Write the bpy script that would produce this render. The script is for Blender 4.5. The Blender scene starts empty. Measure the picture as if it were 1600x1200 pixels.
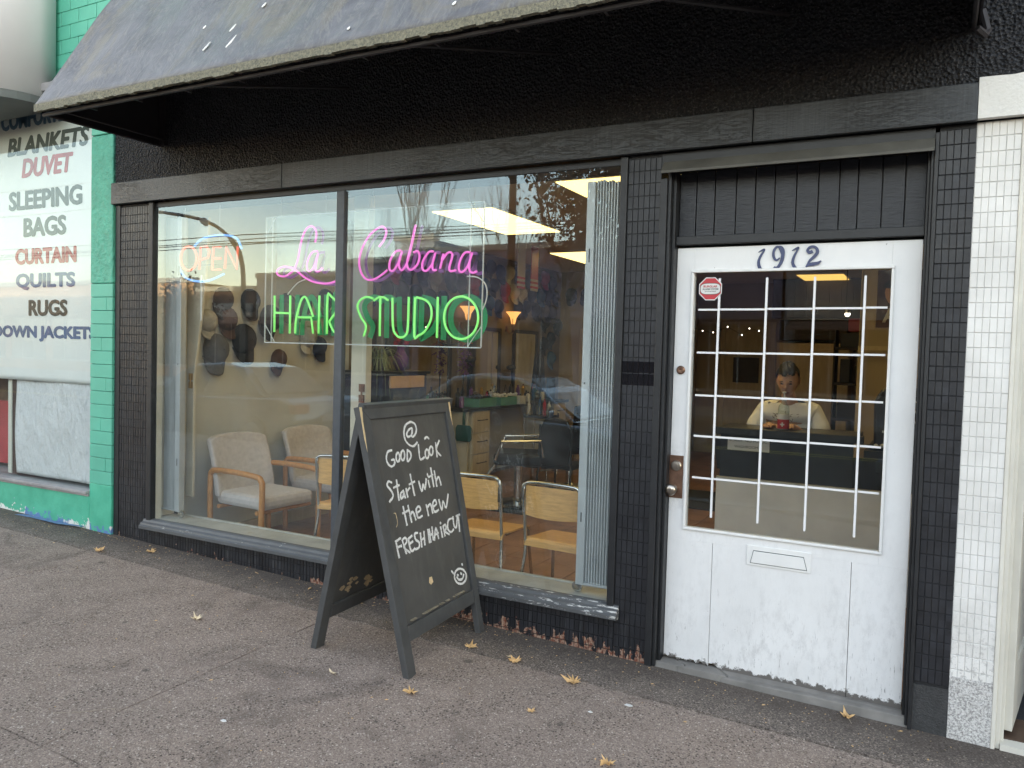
import bpy, bmesh, math, random
from mathutils import Vector, Matrix
random.seed(7)
SC = bpy.context.scene
COL = SC.collection

# ------------------------------------------------------------------ camera
cam_d = bpy.data.cameras.new("camera"); cam = bpy.data.objects.new("camera", cam_d); COL.objects.link(cam)
_r = Vector((0.88192973, 0.47056683, 0.0276915)); _u = Vector((-0.04326727, 0.02231357, 0.99881432)); _f = Vector((-0.46939099, 0.88208218, -0.04003914))
_m = Matrix((( _r.x, _u.x, -_f.x, 1.14882), (_r.y, _u.y, -_f.y, -3.76974), (_r.z, _u.z, -_f.z, 1.50193), (0, 0, 0, 1)))
cam.matrix_world = _m
cam_d.sensor_width = 36.0; cam_d.lens = 1241.796 / 1600 * 36; cam_d.clip_start = 0.05; cam_d.clip_end = 1500
SC.camera = cam

# ------------------------------------------------------------------ light
EXPO = 3.0
SUN_EL, SUN_AZ = 20.0, 18.0          # the sun stands low behind the shop
W = bpy.data.worlds.new("World"); SC.world = W; W.use_nodes = True
wn = W.node_tree; wn.nodes.clear()
wo = wn.nodes.new("ShaderNodeOutputWorld"); wb = wn.nodes.new("ShaderNodeBackground"); ws = wn.nodes.new("ShaderNodeTexSky")
ws.sky_type = 'NISHITA'; ws.sun_disc = False; ws.sun_elevation = math.radians(SUN_EL); ws.sun_rotation = math.radians(-SUN_AZ)
ws.air_density = 1.0; ws.dust_density = 0.9; ws.ozone_density = 1.5; ws.altitude = 20
wb.inputs[1].default_value = 0.15
wt = wn.nodes.new('ShaderNodeMix'); wt.data_type = 'RGBA'; wt.blend_type = 'MULTIPLY'; wt.inputs[0].default_value = 1; wt.inputs[7].default_value = (1.49, 1.03, .715, 1)   # the camera's white balance for open shade
wn.links.new(ws.outputs[0], wt.inputs[6]); wn.links.new(wt.outputs[2], wb.inputs[0]); wn.links.new(wb.outputs[0], wo.inputs[0])
sun_d = bpy.data.lights.new("sun", 'SUN'); sun = bpy.data.objects.new("sun", sun_d); COL.objects.link(sun)
sun_d.energy = 2.5; sun_d.angle = math.radians(0.5); sun_d.color = (1.0, 0.72, 0.45)
_sd = Vector((-math.sin(math.radians(SUN_AZ)) * math.cos(math.radians(SUN_EL)), math.cos(math.radians(SUN_AZ)) * math.cos(math.radians(SUN_EL)), math.sin(math.radians(SUN_EL))))
sun.rotation_euler = _sd.to_track_quat('Z', 'Y').to_euler(); sun.location = (0, 0, 30)
SC.view_settings.view_transform = 'Standard'; SC.view_settings.look = 'None'; SC.view_settings.gamma = 1.0
SC.view_settings.use_curve_mapping = False; SC.view_settings.exposure = EXPO
GAIN = 1.0 / 2 ** EXPO
SC.render.engine = 'CYCLES'
cy = SC.cycles
cy.use_denoising = True
cy.max_bounces = 8; cy.diffuse_bounces = 4; cy.glossy_bounces = 4; cy.transparent_max_bounces = 24; cy.transmission_bounces = 6
cy.caustics_reflective = False; cy.caustics_refractive = False
cy.sample_clamp_indirect = 6.0

# ------------------------------------------------------------------ node helpers
MATS = {}
class N:
    def __init__(s, name):
        s.m = bpy.data.materials.new(name); s.m.use_nodes = True; s.t = s.m.node_tree
        s.t.nodes.clear(); s.out = s.t.nodes.new("ShaderNodeOutputMaterial"); s.geo = s.t.nodes.new("ShaderNodeNewGeometry")
        MATS[name] = s.m
    def n(s, typ, **kw):
        nd = s.t.nodes.new(typ)
        for k, v in kw.items(): setattr(nd, k, v)
        return nd
    def l(s, a, b): s.t.links.new(a, b)
    def inp(s, nd, i, v):
        if hasattr(v, 'is_output') or hasattr(v, 'links'): s.l(v, nd.inputs[i])
        else:
            if isinstance(v, (tuple, list)) and len(v) == 3 and nd.inputs[i].type == 'RGBA': v = tuple(v) + (1,)
            nd.inputs[i].default_value = v
    def pos(s, scale=(1, 1, 1)):
        mp = s.n("ShaderNodeMapping"); s.l(s.geo.outputs['Position'], mp.inputs[0]); mp.inputs['Scale'].default_value = scale; return mp.outputs[0]
    def noise(s, sc, det=4, rough=.55, vec=None, dist=0):
        nd = s.n("ShaderNodeTexNoise"); s.l(vec or s.geo.outputs['Position'], nd.inputs['Vector'])
        nd.inputs['Scale'].default_value = sc; nd.inputs['Detail'].default_value = det; nd.inputs['Roughness'].default_value = rough
        nd.inputs['Distortion'].default_value = dist
        return nd.outputs['Fac']
    def voro(s, sc, out='Distance', vec=None, feature='F1', rnd=1):
        nd = s.n("ShaderNodeTexVoronoi", feature=feature); s.l(vec or s.geo.outputs['Position'], nd.inputs['Vector'])
        nd.inputs['Scale'].default_value = sc; nd.inputs['Randomness'].default_value = rnd
        return nd.outputs[out]
    def ramp(s, v, a, b, c0=0.0, c1=1.0):
        nd = s.n("ShaderNodeMapRange"); s.inp(nd, 0, v); nd.inputs[1].default_value = a; nd.inputs[2].default_value = b
        nd.inputs[3].default_value = c0; nd.inputs[4].default_value = c1; return nd.outputs[0]
    def math(s, op, a, b=0.0, c=None):
        nd = s.n("ShaderNodeMath", operation=op); s.inp(nd, 0, a); s.inp(nd, 1, b)
        if c is not None: s.inp(nd, 2, c)
        return nd.outputs[0]
    def mix(s, f, a, b):
        nd = s.n("ShaderNodeMix", data_type='RGBA'); s.inp(nd, 0, f)
        s.inp(nd, 6, a); s.inp(nd, 7, b); return nd.outputs[2]
    def sep(s, v=None):
        nd = s.n("ShaderNodeSeparateXYZ"); s.l(v or s.geo.outputs['Position'], nd.inputs[0]); return nd.outputs
    def bump(s, h, strength=.3, dist=.01, prev=None):
        nd = s.n("ShaderNodeBump"); s.inp(nd, 'Height', h); nd.inputs['Strength'].default_value = strength; nd.inputs['Distance'].default_value = dist
        if prev is not None: s.l(prev, nd.inputs['Normal'])
        return nd.outputs[0]
    def bsdf(s, col, rough=.6, metal=0.0, normal=None, spec=.5, coat=0, emis=None, estr=0, sheen=0):
        b = s.n("ShaderNodeBsdfPrincipled"); s.inp(b, 'Base Color', col); s.inp(b, 'Roughness', rough); s.inp(b, 'Metallic', metal)
        s.inp(b, 'Specular IOR Level', spec); b.inputs['Coat Weight'].default_value = coat
        if sheen: b.inputs['Sheen Weight'].default_value = sheen
        if normal is not None: s.l(normal, b.inputs['Normal'])
        if emis: s.inp(b, 'Emission Color', emis); b.inputs['Emission Strength'].default_value = estr
        s.l(b.outputs[0], s.out.inputs[0]); return b

def sc3(c, k): return tuple(min(1, x * k) for x in c)
def pm(name, col, rough=.6, var=.15, vs=6, bump=.15, bs=60, bd=.002, metal=0, spec=.5, stretch=(1, 1, 1), coat=0, sheen=0, dirt=None):
    a = N(name); v = a.pos(stretch)
    n1 = a.noise(vs, 5, .6, v)
    c = a.mix(a.ramp(n1, .3, .7), sc3(col, 1 - var), sc3(col, 1 + var))
    if dirt: c = a.mix(a.ramp(a.noise(dirt[1], 6, .65), dirt[2], dirt[2] + .08), c, dirt[0])
    nm = a.bump(a.noise(bs, 5, .6, v), bump, bd) if bump else None
    a.bsdf(c, rough, metal, nm, spec, coat, sheen=sheen); return a.m
def emis(name, col, k, surf=None):
    a = N(name); a.bsdf(surf or sc3(col, .6), .3, 0, None, .3, emis=col, estr=k * GAIN); return a.m

# ------------------------------------------------------------------ materials
# sidewalk: exposed aggregate
def sidewalk_mat(name, base, specks, dark=1.0):
    a = N(name)
    big = a.noise(.9, 5, .6); med = a.noise(7, 5, .6)
    c = a.mix(a.ramp(big, .3, .7), sc3(base, .80 * dark), sc3(base, 1.12 * dark))
    c = a.mix(a.ramp(med, .35, .75, 0, .45), c, sc3(base, .72 * dark))
    vc = a.voro(95, 'Color'); vd = a.voro(95, 'Distance'); sep = a.sep(vc)
    lite = a.math('MULTIPLY', a.ramp(sep[0], 1 - specks, 1 - specks + .02), a.ramp(vd, .40, .30))
    c = a.mix(a.math('MULTIPLY', lite, .6), c, (.78, .70, .62))
    midl = a.math('MULTIPLY', a.ramp(sep[1], .70, .75), a.ramp(vd, .5, .35))
    c = a.mix(a.math('MULTIPLY', midl, .4), c, (.52, .42, .35))
    v2 = a.voro(210, 'Color'); s2 = a.sep(v2); c = a.mix(a.ramp(s2[0], .55, 1, 0, .45), c, (.55, .47, .40)); c = a.mix(a.ramp(s2[1], .6, 1, 0, .55), c, (.07, .055, .047))
    dk = a.math('MULTIPLY', a.ramp(sep[2], .80, .83), a.ramp(vd, .5, .35))
    c = a.mix(a.math('MULTIPLY', dk, .75), c, (.035, .028, .024))
    stn = a.ramp(a.noise(2.3, 6, .7, None, .8), .54, .72, 0, .55); c = a.mix(stn, c, (.075, .06, .052))
    gum = a.ramp(a.voro(2.6, 'Distance'), .065, .05); c = a.mix(a.math('MULTIPLY', gum, .55), c, (.05, .045, .042))
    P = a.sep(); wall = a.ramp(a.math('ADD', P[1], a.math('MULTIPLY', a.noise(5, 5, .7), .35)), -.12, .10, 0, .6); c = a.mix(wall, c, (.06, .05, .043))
    crk = a.ramp(a.math('ABSOLUTE', a.math('SUBTRACT', a.noise(.8, 7, .6, None, .6), .5)), .0, .0016, .7, 0); c = a.mix(crk, c, (.04, .034, .03))
    h = a.math('ADD', a.math('MULTIPLY', vd, -.6), a.noise(260, 3, .6))
    a.bsdf(c, a.ramp(med, .3, .7, .75, .92), 0, a.bump(h, .55, .004), .3)
    return a.m
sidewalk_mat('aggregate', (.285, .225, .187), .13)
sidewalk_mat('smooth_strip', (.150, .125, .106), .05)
def asphalt():
    a = N('asphalt'); c = a.mix(a.noise(2), (.04, .04, .042), (.065, .063, .062)); a.bsdf(c, .9, 0, a.bump(a.noise(90), .4, .005)); return a.m
asphalt()
pm('road_paint', (.75, .6, .12), .7)
pm('kerb_concrete', (.32, .31, .29), .85, .2, 3)
pm('far_concrete', (.25, .24, .23), .9)
# stucco, black
a = N('black_stucco'); h = a.math('ADD', a.voro(70, 'Distance'), a.noise(45, 5, .7))
c = a.mix(a.ramp(a.noise(3), .3, .7), (.010, .011, .014), (.022, .023, .027))
c = a.mix(a.ramp(a.noise(120, 3, .7), .55, .64, 0, .7), c, (.12, .12, .125))
a.bsdf(c, .62, 0, a.bump(h, 1.0, .03), .4)
# painted timber, black and cracked
a = N('cracked_black_timber')
v = a.pos((2.2, 2.2, 16)); n1 = a.noise(2.6, 8, .75, v, 1.2)
crk = a.ramp(a.math('ABSOLUTE', a.math('SUBTRACT', n1, .5)), .0, .02)
zone = a.ramp(a.noise(1.3, 2), .42, .62)
streak = a.noise(3, 4, .6, a.pos((30, 30, .8)))
c = a.mix(a.ramp(streak, .3, .75), (.024, .027, .030), (.055, .060, .065))
c = a.mix(a.math('MULTIPLY', a.math('SUBTRACT', 1, crk), zone), c, (.012, .012, .013))
a.bsdf(c, .36, 0, a.bump(a.math('ADD', a.math('MULTIPLY', a.math('MULTIPLY', crk, zone), .6), a.noise(40, 5, .7, a.pos((1, 1, 3)))), .6, .006), .5)
pm('black_paint', (.014, .015, .017), .48, .3, 9, .35, 45, .003)
pm('black_paint_deep', (.012, .0125, .014), .55, .3, 9, .3, 45, .003)
# planks over the door
a = N('black_plank'); st = a.noise(5, 6, .7, a.pos((3, 3, 22)))
a.bsdf(a.mix(st, (.007, .008, .011), (.020, .022, .028)), .38, 0, a.bump(st, .5, .006), .5)
# tile painted black, chipped to red brown low down
def tile_mat(name, col, chip_h, dirt):
    a = N(name); P = a.sep(); wn_ = a.n('ShaderNodeTexWhiteNoise'); wn_.noise_dimensions = '2D'; cb_ = a.n('ShaderNodeCombineXYZ'); a.l(a.math('FLOOR', a.math('DIVIDE', P[0], .0268)), cb_.inputs[0]); a.l(a.math('FLOOR', a.math('DIVIDE', P[2], .061)), cb_.inputs[1]); a.l(cb_.outputs[0], wn_.inputs['Vector'])
    hg = a.math('ADD', a.math('ADD', P[2], a.math('MULTIPLY', P[0], .026)), .03)
    big = a.noise(4, 4, .6)
    c = a.mix(a.ramp(big, .3, .7), sc3(col, .8), sc3(col, 1.2))
    c = a.mix(a.ramp(wn_.outputs[0], .5, 1, 0, .5), c, sc3(col, .45)); c = a.mix(a.ramp(wn_.outputs[0], .12, .0, 0, .5), c, sc3(col, 1.9))
    runs = a.ramp(a.noise(6, 5, .7, a.pos((9, 9, .7))), .55, .75, 0, .5)
    c = a.mix(a.math('MULTIPLY', runs, a.ramp(hg, .35, .1)), c, dirt)
    chip = a.math('ADD', a.noise(26, 3, .6, a.pos((1, 1, .55))), a.math('MULTIPLY', a.noise(2.2, 2), .35))
    east = a.ramp(P[0], -2.6, -.9, .16, 0.0)
    thr = a.math('ADD', a.ramp(hg, 0, chip_h, .60, 1.02), east)
    m = a.ramp(a.math('SUBTRACT', chip, thr), 0, .02)
    chipc = a.mix(a.ramp(a.noise(60, 3), .4, .62), (.17, .055, .032), (.38, .27, .2))
    c = a.mix(m, c, chipc)
    a.bsdf(c, a.ramp(big, .3, .7, .36, .55), 0, a.bump(a.math('ADD', a.noise(55, 5, .65), a.math('MULTIPLY', m, -.7)), .4, .003), .5)
tile_mat('black_tile', (.015, .016, .020), .17, (.15, .15, .155))
pm('tile_grout', (.009, .0095, .011), .7)
a = N('white_tile'); P = a.sep()
c = a.mix(a.ramp(a.noise(5, 4), .3, .7), (.64, .63, .60), (.80, .79, .76))
c = a.mix(a.math('MULTIPLY', a.ramp(a.noise(45, 4, .7), .52, .6), a.ramp(P[2], .55, .02, 0, .75)), c, (.22, .21, .20))
a.bsdf(c, .45, 0, a.bump(a.noise(55, 5, .65), .3, .003))
pm('white_grout', (.60, .60, .585), .8)
a = N('white_plaster'); P = a.sep()
c = a.mix(a.ramp(a.noise(160, 4, .7), .45, .6), (.72, .71, .69), (.30, .29, .28)); a.bsdf(c, .75, 0, a.bump(a.noise(120, 4, .7), .9, .008))
pm('black_plaster', (.04, .041, .042), .6, .3, 30, .8, 110, .006)
pm('white_stucco_beam', (.74, .73, .69), .7, .04, 6, .6, 70, .006)
# white door
a = N('white_door'); P = a.sep()
c = a.mix(a.ramp(a.noise(3.5, 5), .3, .7), (.74, .74, .73), (.82, .82, .81))
sm = a.math('MULTIPLY', a.math('MULTIPLY', a.ramp(a.noise(26, 8, .78, a.pos((1, 1, .45))), .48, .66), a.ramp(a.noise(4, 3, .6), .38, .62, .25, 1)), a.ramp(P[2], .9, .0, 0.06, .42))
lkd = a.n('ShaderNodeVectorMath', operation='DISTANCE'); a.l(a.geo.outputs['Position'], lkd.inputs[0]); lkd.inputs[1].default_value = (.05, .08, .9); sm = a.math('MAXIMUM', sm, a.math('MULTIPLY', a.ramp(lkd.outputs['Value'], .22, .05, 0, .4), a.ramp(a.noise(30, 6, .75), .4, .6)))
c = a.mix(sm, c, (.34, .33, .32))
grain = a.noise(30, 5, .7, a.pos((4, 4, .5)))
c = a.mix(a.math('MULTIPLY', a.ramp(grain, .62, .68), a.ramp(P[2], .45, .0, 0, .8)), c, (.13, .12, .11))
c = a.mix(a.ramp(a.noise(70, 3), .74, .76, 0, .8), c, (.25, .24, .23))
ed = a.ramp(a.math('ADD', P[2], a.math('MULTIPLY', a.noise(34, 4, .7), -.10)), -.035, -.045)
c = a.mix(ed, c, (.14, .13, .12))
a.bsdf(c, .42, 0, a.bump(a.math('ADD', grain, a.noise(14, 6, .6)), .22, .004))
pm('white_bead', (.76, .76, .74), .45, .06)
pm('muntin_white', (.78, .78, .78), .5, .02)
pm('blue_number', (.035, .05, .13), .35, .2, 40)
pm('old_brass', (.22, .13, .09), .38, .3, 30, .2, 60, .001, metal=.8)
pm('nickel', (.42, .38, .33), .28, .2, 30, .1, 60, .001, metal=1)
pm('flashing', (.085, .082, .07), .6, .25, 6, .3, 30, .003)
pm('concrete_step', (.20, .19, .175), .85, .3, 5, .5, 40, .005)
# window sill, peeling
a = N('peeling_sill'); v = a.pos((1, 1, 3))
P = a.sep(); f = a.ramp(P[0], -1.5, -.6, .66, .575)
pe = a.ramp(a.math('SUBTRACT', a.noise(22, 5, .7, a.pos((.45, 2, 3))), f), 0, .012)
c = a.mix(pe, a.mix(a.noise(9), (.060, .064, .068), (.125, .128, .13)), (.60, .60, .57))
a.bsdf(c, .5, 0, a.bump(a.math('ADD', a.noise(30, 5, .7, v), a.math('MULTIPLY', pe, -.8)), .5, .004))
pm('grey_ledge', (.46, .465, .43), .55, .2, 5, .2, 30, .002, dirt=((.42, .38, .30), 5, .62))
pm('cream_jamb', (.62, .58, .47), .6, .08, 5)
pm('aluminium', (.52, .56, .58), .42, .15, 14, .2, 40, .002, metal=.25, stretch=(1, 1, .2))
pm('chipped_mullion', (.062, .07, .08), .5, .15, 20, .2, 40, .002, dirt=((.55, .55, .5), 45, .68))
# awning membrane
a = N('awning_membrane')
v = a.pos((1, 1, 1)); n1 = a.noise(2.2, 6, .65, v, 1.5); ring = a.noise(6, 4, .6, None, 3)
c = a.mix(a.ramp(n1, .35, .7), (.085, .085, .094), (.16, .16, .172))
c = a.mix(a.ramp(a.noise(2.4, 6, .7, a.pos((1, 1, .5)), .8), .52, .60, 0, .75), c, (.165, .150, .118))
c = a.mix(a.ramp(a.math('ABSOLUTE', a.math('SUBTRACT', a.noise(3.5, 5, .6, a.pos((2.2, 1, .5)), 2.2), .5)), .0, .03, .5, 0), c, (.22, .215, .20))
c = a.mix(a.ramp(a.noise(4, 6, .7, a.pos((5, .5, .5))), .52, .75, 0, .5), c, (.055, .055, .058))
a.bsdf(c, .42, 0, a.bump(a.math('ADD', ring, a.noise(5, 3, .5, a.pos((2.5, 1, .35)))), .35, .02), .45)
a = N('awning_hem'); c = a.mix(a.ramp(a.noise(80, 4, .8), .4, .65), (.30, .28, .20), (.10, .10, .085)); a.bsdf(c, .9, 0, a.bump(a.noise(90, 4, .8), 1, .01))
pm('awning_inside', (.018, .015, .018), .8, .3)
pm('awning_frame', (.03, .026, .028), .6, .3)
pm('bird_dropping', (.75, .75, .72), .7)
# neighbours
pm('green_paint', (.10, .42, .30), .5, .08, 4, .3, 50, .003)
pm('green_rough', (.085, .39, .27), .55, .14, 12, 1.0, 26, .018)
a = N('green_base'); P = a.sep(); hg = a.math('ADD', a.math('ADD', P[2], a.math('MULTIPLY', P[0], .026)), .03)
c = a.mix(a.ramp(a.noise(9, 5), .3, .7), (.05, .36, .23), (.08, .46, .30))
m = a.ramp(a.math('SUBTRACT', a.noise(16, 5, .7), a.ramp(hg, 0, .12, .42, .75)), 0, .02)
c = a.mix(m, c, a.mix(a.ramp(a.noise(5), .48, .52), (.10, .2, .42), (.72, .72, .68)))
a.bsdf(c, .55, 0, a.bump(a.noise(40, 5, .7), .4, .006))
pm('blue_spill', (.12, .2, .36), .7, .3, 20)
pm('white_vinyl', (.80, .81, .80), .42, .03, 3, .35, 4, .02)
pm('white_cloth', (.74, .74, .76), .8, .05, 3, 1.0, 9, .06, stretch=(1.6, 1, .6))
pm('ink_black', (.03, .035, .032), .5); pm('ink_red', (.42, .05, .055), .5); pm('ink_blue', (.05, .11, .26), .5)
pm('ink_dark', (.06, .075, .07), .5); pm('ink_steel', (.09, .17, .26), .5)
pm('brown_post', (.06, .028, .022), .6, .3, 20); pm('grey_sill', (.30, .29, .29), .6, .2, 9, .3, 40)
pm('olive_soffit', (.12, .13, .12), .7); pm('tan_brick', (.22, .13, .075), .8, .25, 12, .4)
pm('white_sign', (.62, .61, .62), .5, .05, 2, .1); pm('sign_green_stroke', (.16, .40, .30), .5)
pm('cream_frame', (.66, .64, .57), .5, .07, 8, .2, 40, .002, dirt=((.1, .08, .06), 30, .70))
pm('dark_carpet', (.035, .037, .042), .95, .4, 120, .6, 150); pm('brown_threshold', (.10, .065, .045), .6, .3, 9)
# A-board
pm('board_frame', (.062, .064, .065), .5, .18, 12, .25, 30, .002, dirt=((.30, .29, .27), 55, .72))
a = N('chalkboard'); P = a.sep(); n1 = a.noise(4, 5, .6); s = a.noise(3, 5, .7, a.pos((6, 6, 1)))
c = a.mix(a.ramp(n1, .3, .7), (.055, .055, .052), (.082, .080, .076))
c = a.mix(a.ramp(s, .5, .8, 0, .30), c, (.17, .165, .15))
a.bsdf(c, .6, 0, a.bump(a.noise(90), .15, .002))
a = N('chalk'); c = a.mix(a.ramp(a.noise(220, 3, .8), .36, .5), (.30, .31, .30), (.80, .81, .80)); a.bsdf(c, .9)
pm('raw_wood', (.42, .31, .18), .7, .3, 30); pm('water_stain', (.20, .175, .125), .7, .35, 40, .5, 40)
pm('board_wood_chip', (.62, .48, .28), .7, .2, 30)
# glass
def glass(name, k, tint=(.93, .95, .94), haze=0.0):
    a = N(name); tr = a.n("ShaderNodeBsdfTransparent"); tr.inputs[0].default_value = tint + (1,)
    gl = a.n("ShaderNodeBsdfGlossy"); gl.inputs['Roughness'].default_value = 0.0; gl.inputs['Color'].default_value = (.66, .86, 1, 1)
    fr = a.n("ShaderNodeFresnel"); fr.inputs[0].default_value = 1.5
    fac = a.math('MULTIPLY', a.math('MULTIPLY', fr.outputs[0], k), a.math('SUBTRACT', 1, a.geo.outputs['Backfacing']))
    wob = a.bump(a.noise(.9, 1, .4), .03, .008); a.l(wob, gl.inputs['Normal'])
    mx = a.n("ShaderNodeMixShader"); a.l(a.math('MINIMUM', fac, 1.0), mx.inputs[0]); a.l(tr.outputs[0], mx.inputs[1]); a.l(gl.outputs[0], mx.inputs[2])
    res = mx.outputs[0]
    if haze:
        df = a.n("ShaderNodeBsdfDiffuse"); df.inputs[0].default_value = (.7, .7, .68, 1)
        m2 = a.n("ShaderNodeMixShader"); a.l(a.ramp(a.noise(2.5, 6, .7), .4, .8, 0, haze), m2.inputs[0]); a.l(res, m2.inputs[1]); a.l(df.outputs[0], m2.inputs[2]); res = m2.outputs[0]
    a.l(res, a.out.inputs[0]); return a.m
glass('window_glass', 2.4, (.96, .97, .96), haze=.04); glass('banner_glass', 1.0); glass('door_glass', 1.7, (.88, .89, .88)); glass('acrylic', .8, (.96, .97, .97), .03)
glass('clear_plastic', 1.2, (.85, .9, .9), .3)
pm('acrylic_edge', (.72, .76, .77), .4, .05)
emis('neon_pink', (.92, .13, .66), .85, (.6, .2, .5)); emis('neon_green', (.28, .95, .18), .80, (.2, .6, .2))
emis('neon_orange', (1.0, .09, .03), .85, (.6, .3, .2)); emis('neon_blue', (.10, .34, 1.0), .9, (.3, .5, .7))
pm('sign_green_panel', (.01, .30, .10), .5, .1); pm('sign_purple_panel', (.30, .10, .36), .5, .1); pm('white_tube', (.72, .71, .68), .4)
emis('ceiling_diffuser', (1.0, .72, .26), 3.3, (.8, .8, .7)); emis('sconce_glow', (1.0, .42, .11), 1.7, (.7, .5, .3)); emis('bulb_glow', (1, .9, .7), 9); emis('yellow_diffuser', (1.0, .60, .14), 1.5, (.8, .7, .5))
# interior
pm('brown_wall', (.21, .17, .125), .8, .15, 2); pm('olive_wall', (.54, .54, .50), .8, .06, 2); pm('tan_wall', (.42, .36, .27), .8, .08, 2); pm('ceiling_paint', (.62, .57, .48), .9, .06, 3)
pm('salon_tile', (.30, .165, .105), .42, .28, 4, .2, 30, .002); pm('floor_grout', (.08, .06, .05), .9)
pm('cream_wood', (.55, .47, .33), .5, .12, 6, .15, 30, .002, stretch=(4, 4, .6)); pm('dark_wood', (.035, .026, .022), .5, .3, 9)
pm('black_laminate', (.020, .021, .024), .35, .3, 8); pm('charcoal_laminate', (.030, .033, .037), .45, .2, 8, .2, 90)
pm('navy_laminate', (.022, .03, .05), .4, .2); pm('kick_board', (.80, .78, .73), .6, .08, 5); pm('white_laminate', (.60, .57, .47), .5, .08, 8)
pm('chair_fabric', (.52, .48, .46), .95, .12, 30, .5, 400, .001, sheen=.3); pm('arm_wood', (.52, .25, .085), .38, .2, 20, .1, 60, .001, stretch=(3, 3, 1))
pm('ply_wood', (.72, .42, .15), .38, .16, 12, .1, 60, .001, stretch=(1, 5, 8)); pm('chrome', (.62, .63, .62), .22, .05, 9, 0, metal=1)
pm('black_leather', (.012, .012, .014), .32, .3, 9); pm('gloss_tile', (.008, .008, .010), .12, .3, 30, .2, 60, .001); pm('black_plastic', (.015, .015, .017), .4)
a = N('mirror'); g = a.n("ShaderNodeBsdfGlossy"); g.inputs['Color'].default_value = (.82, .84, .82, 1); g.inputs['Roughness'].default_value = .02; a.l(g.outputs[0], a.out.inputs[0])
pm('teal_plastic', (.018, .10, .10), .45); pm('green_plastic', (.10, .32, .22), .4); pm('white_plastic', (.62, .62, .60), .4); pm('paper', (.60, .59, .55), .8, .04)
pm('peach_paper', (.60, .42, .26), .7, .08, 8); pm('red_plastic', (.45, .03, .04), .4); pm('purple_plastic', (.16, .06, .25), .4); pm('orange_plastic', (.55, .16, .07), .5)
pm('gold_metal', (.5, .33, .12), .35, metal=.9)
for nm, cc in dict(cap_black=(.012, .012, .014), cap_navy=(.014, .02, .045), cap_grey=(.09, .09, .095), cap_red=(.30, .02, .03), cap_white=(.42, .41, .38), cap_brown=(.07, .035, .025), cap_blue=(.03, .10, .26), cap_olive=(.06, .06, .045)).items():
    pm(nm, cc, .85, .25, 12, .3, 200, .001)
pm('skin', (.56, .33, .22), .55, .08, 20, .1, 60, .001); pm('hair', (.012, .010, .009), .5, .4, 60, .6, 200, .003, stretch=(3, 3, .5)); pm('tshirt', (.84, .82, .78), .85, .05, 6, .5, 14, .01)
pm('lip', (.26, .10, .08), .5); pm('eye_dark', (.02, .015, .012), .3); pm('jeans', (.03, .04, .07), .8); pm('shirt_print', (.25, .22, .2), .8)
a = N('spider_leaf'); c = a.mix(a.noise(30), (.10, .16, .06), (.32, .36, .22)); a.bsdf(c, .5)
pm('maple_leaf', (.62, .40, .18), .7, .35, 30, .4, 60); pm('pale_leaf', (.66, .54, .36), .7, .3, 30, .4, 60); pm('twig', (.30, .25, .2), .8); pm('paper_scrap', (.7, .7, .68), .8)
# street
pm('silver_paint', (.42, .44, .47), .25, .03, 3, 0, metal=.5, coat=1); pm('grey_paint', (.20, .21, .225), .25, .03, 3, 0, metal=.4, coat=1); pm('dark_car_paint', (.02, .022, .028), .2, .03, 3, 0, coat=1)
pm('car_glass', (.015, .018, .02), .05, .02, 3, 0, spec=.8); pm('tyre', (.02, .02, .02), .85); pm('tail_light', (.45, .02, .02), .25); pm('head_light', (.6, .62, .64), .15)
pm('bark', (.09, .07, .055), .9, .3, 12, .6, 30, .01); pm('brown_leaves', (.17, .085, .04), .8, .4, 2); pm('evergreen', (.035, .05, .02), .8, .4, 2)
pm('pole_steel', (.16, .15, .13), .5, metal=.3); pm('pole_wood', (.10, .07, .05), .9); pm('wire', (.01, .01, .01), .6)
pm('wall_purple', (.20, .19, .27), .8, .1, 1); pm('wall_ochre', (.5, .26, .12), .8, .15, 1); pm('wall_grey', (.30, .31, .33), .8, .1, 1); pm('wall_brown', (.16, .09, .06), .8, .2, 1)
pm('far_window', (.02, .025, .03), .1, .02, 1, 0); pm('far_trim', (.45, .42, .36), .7); pm('wall_back', (.2, .2, .2), .9)
M = MATS

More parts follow.
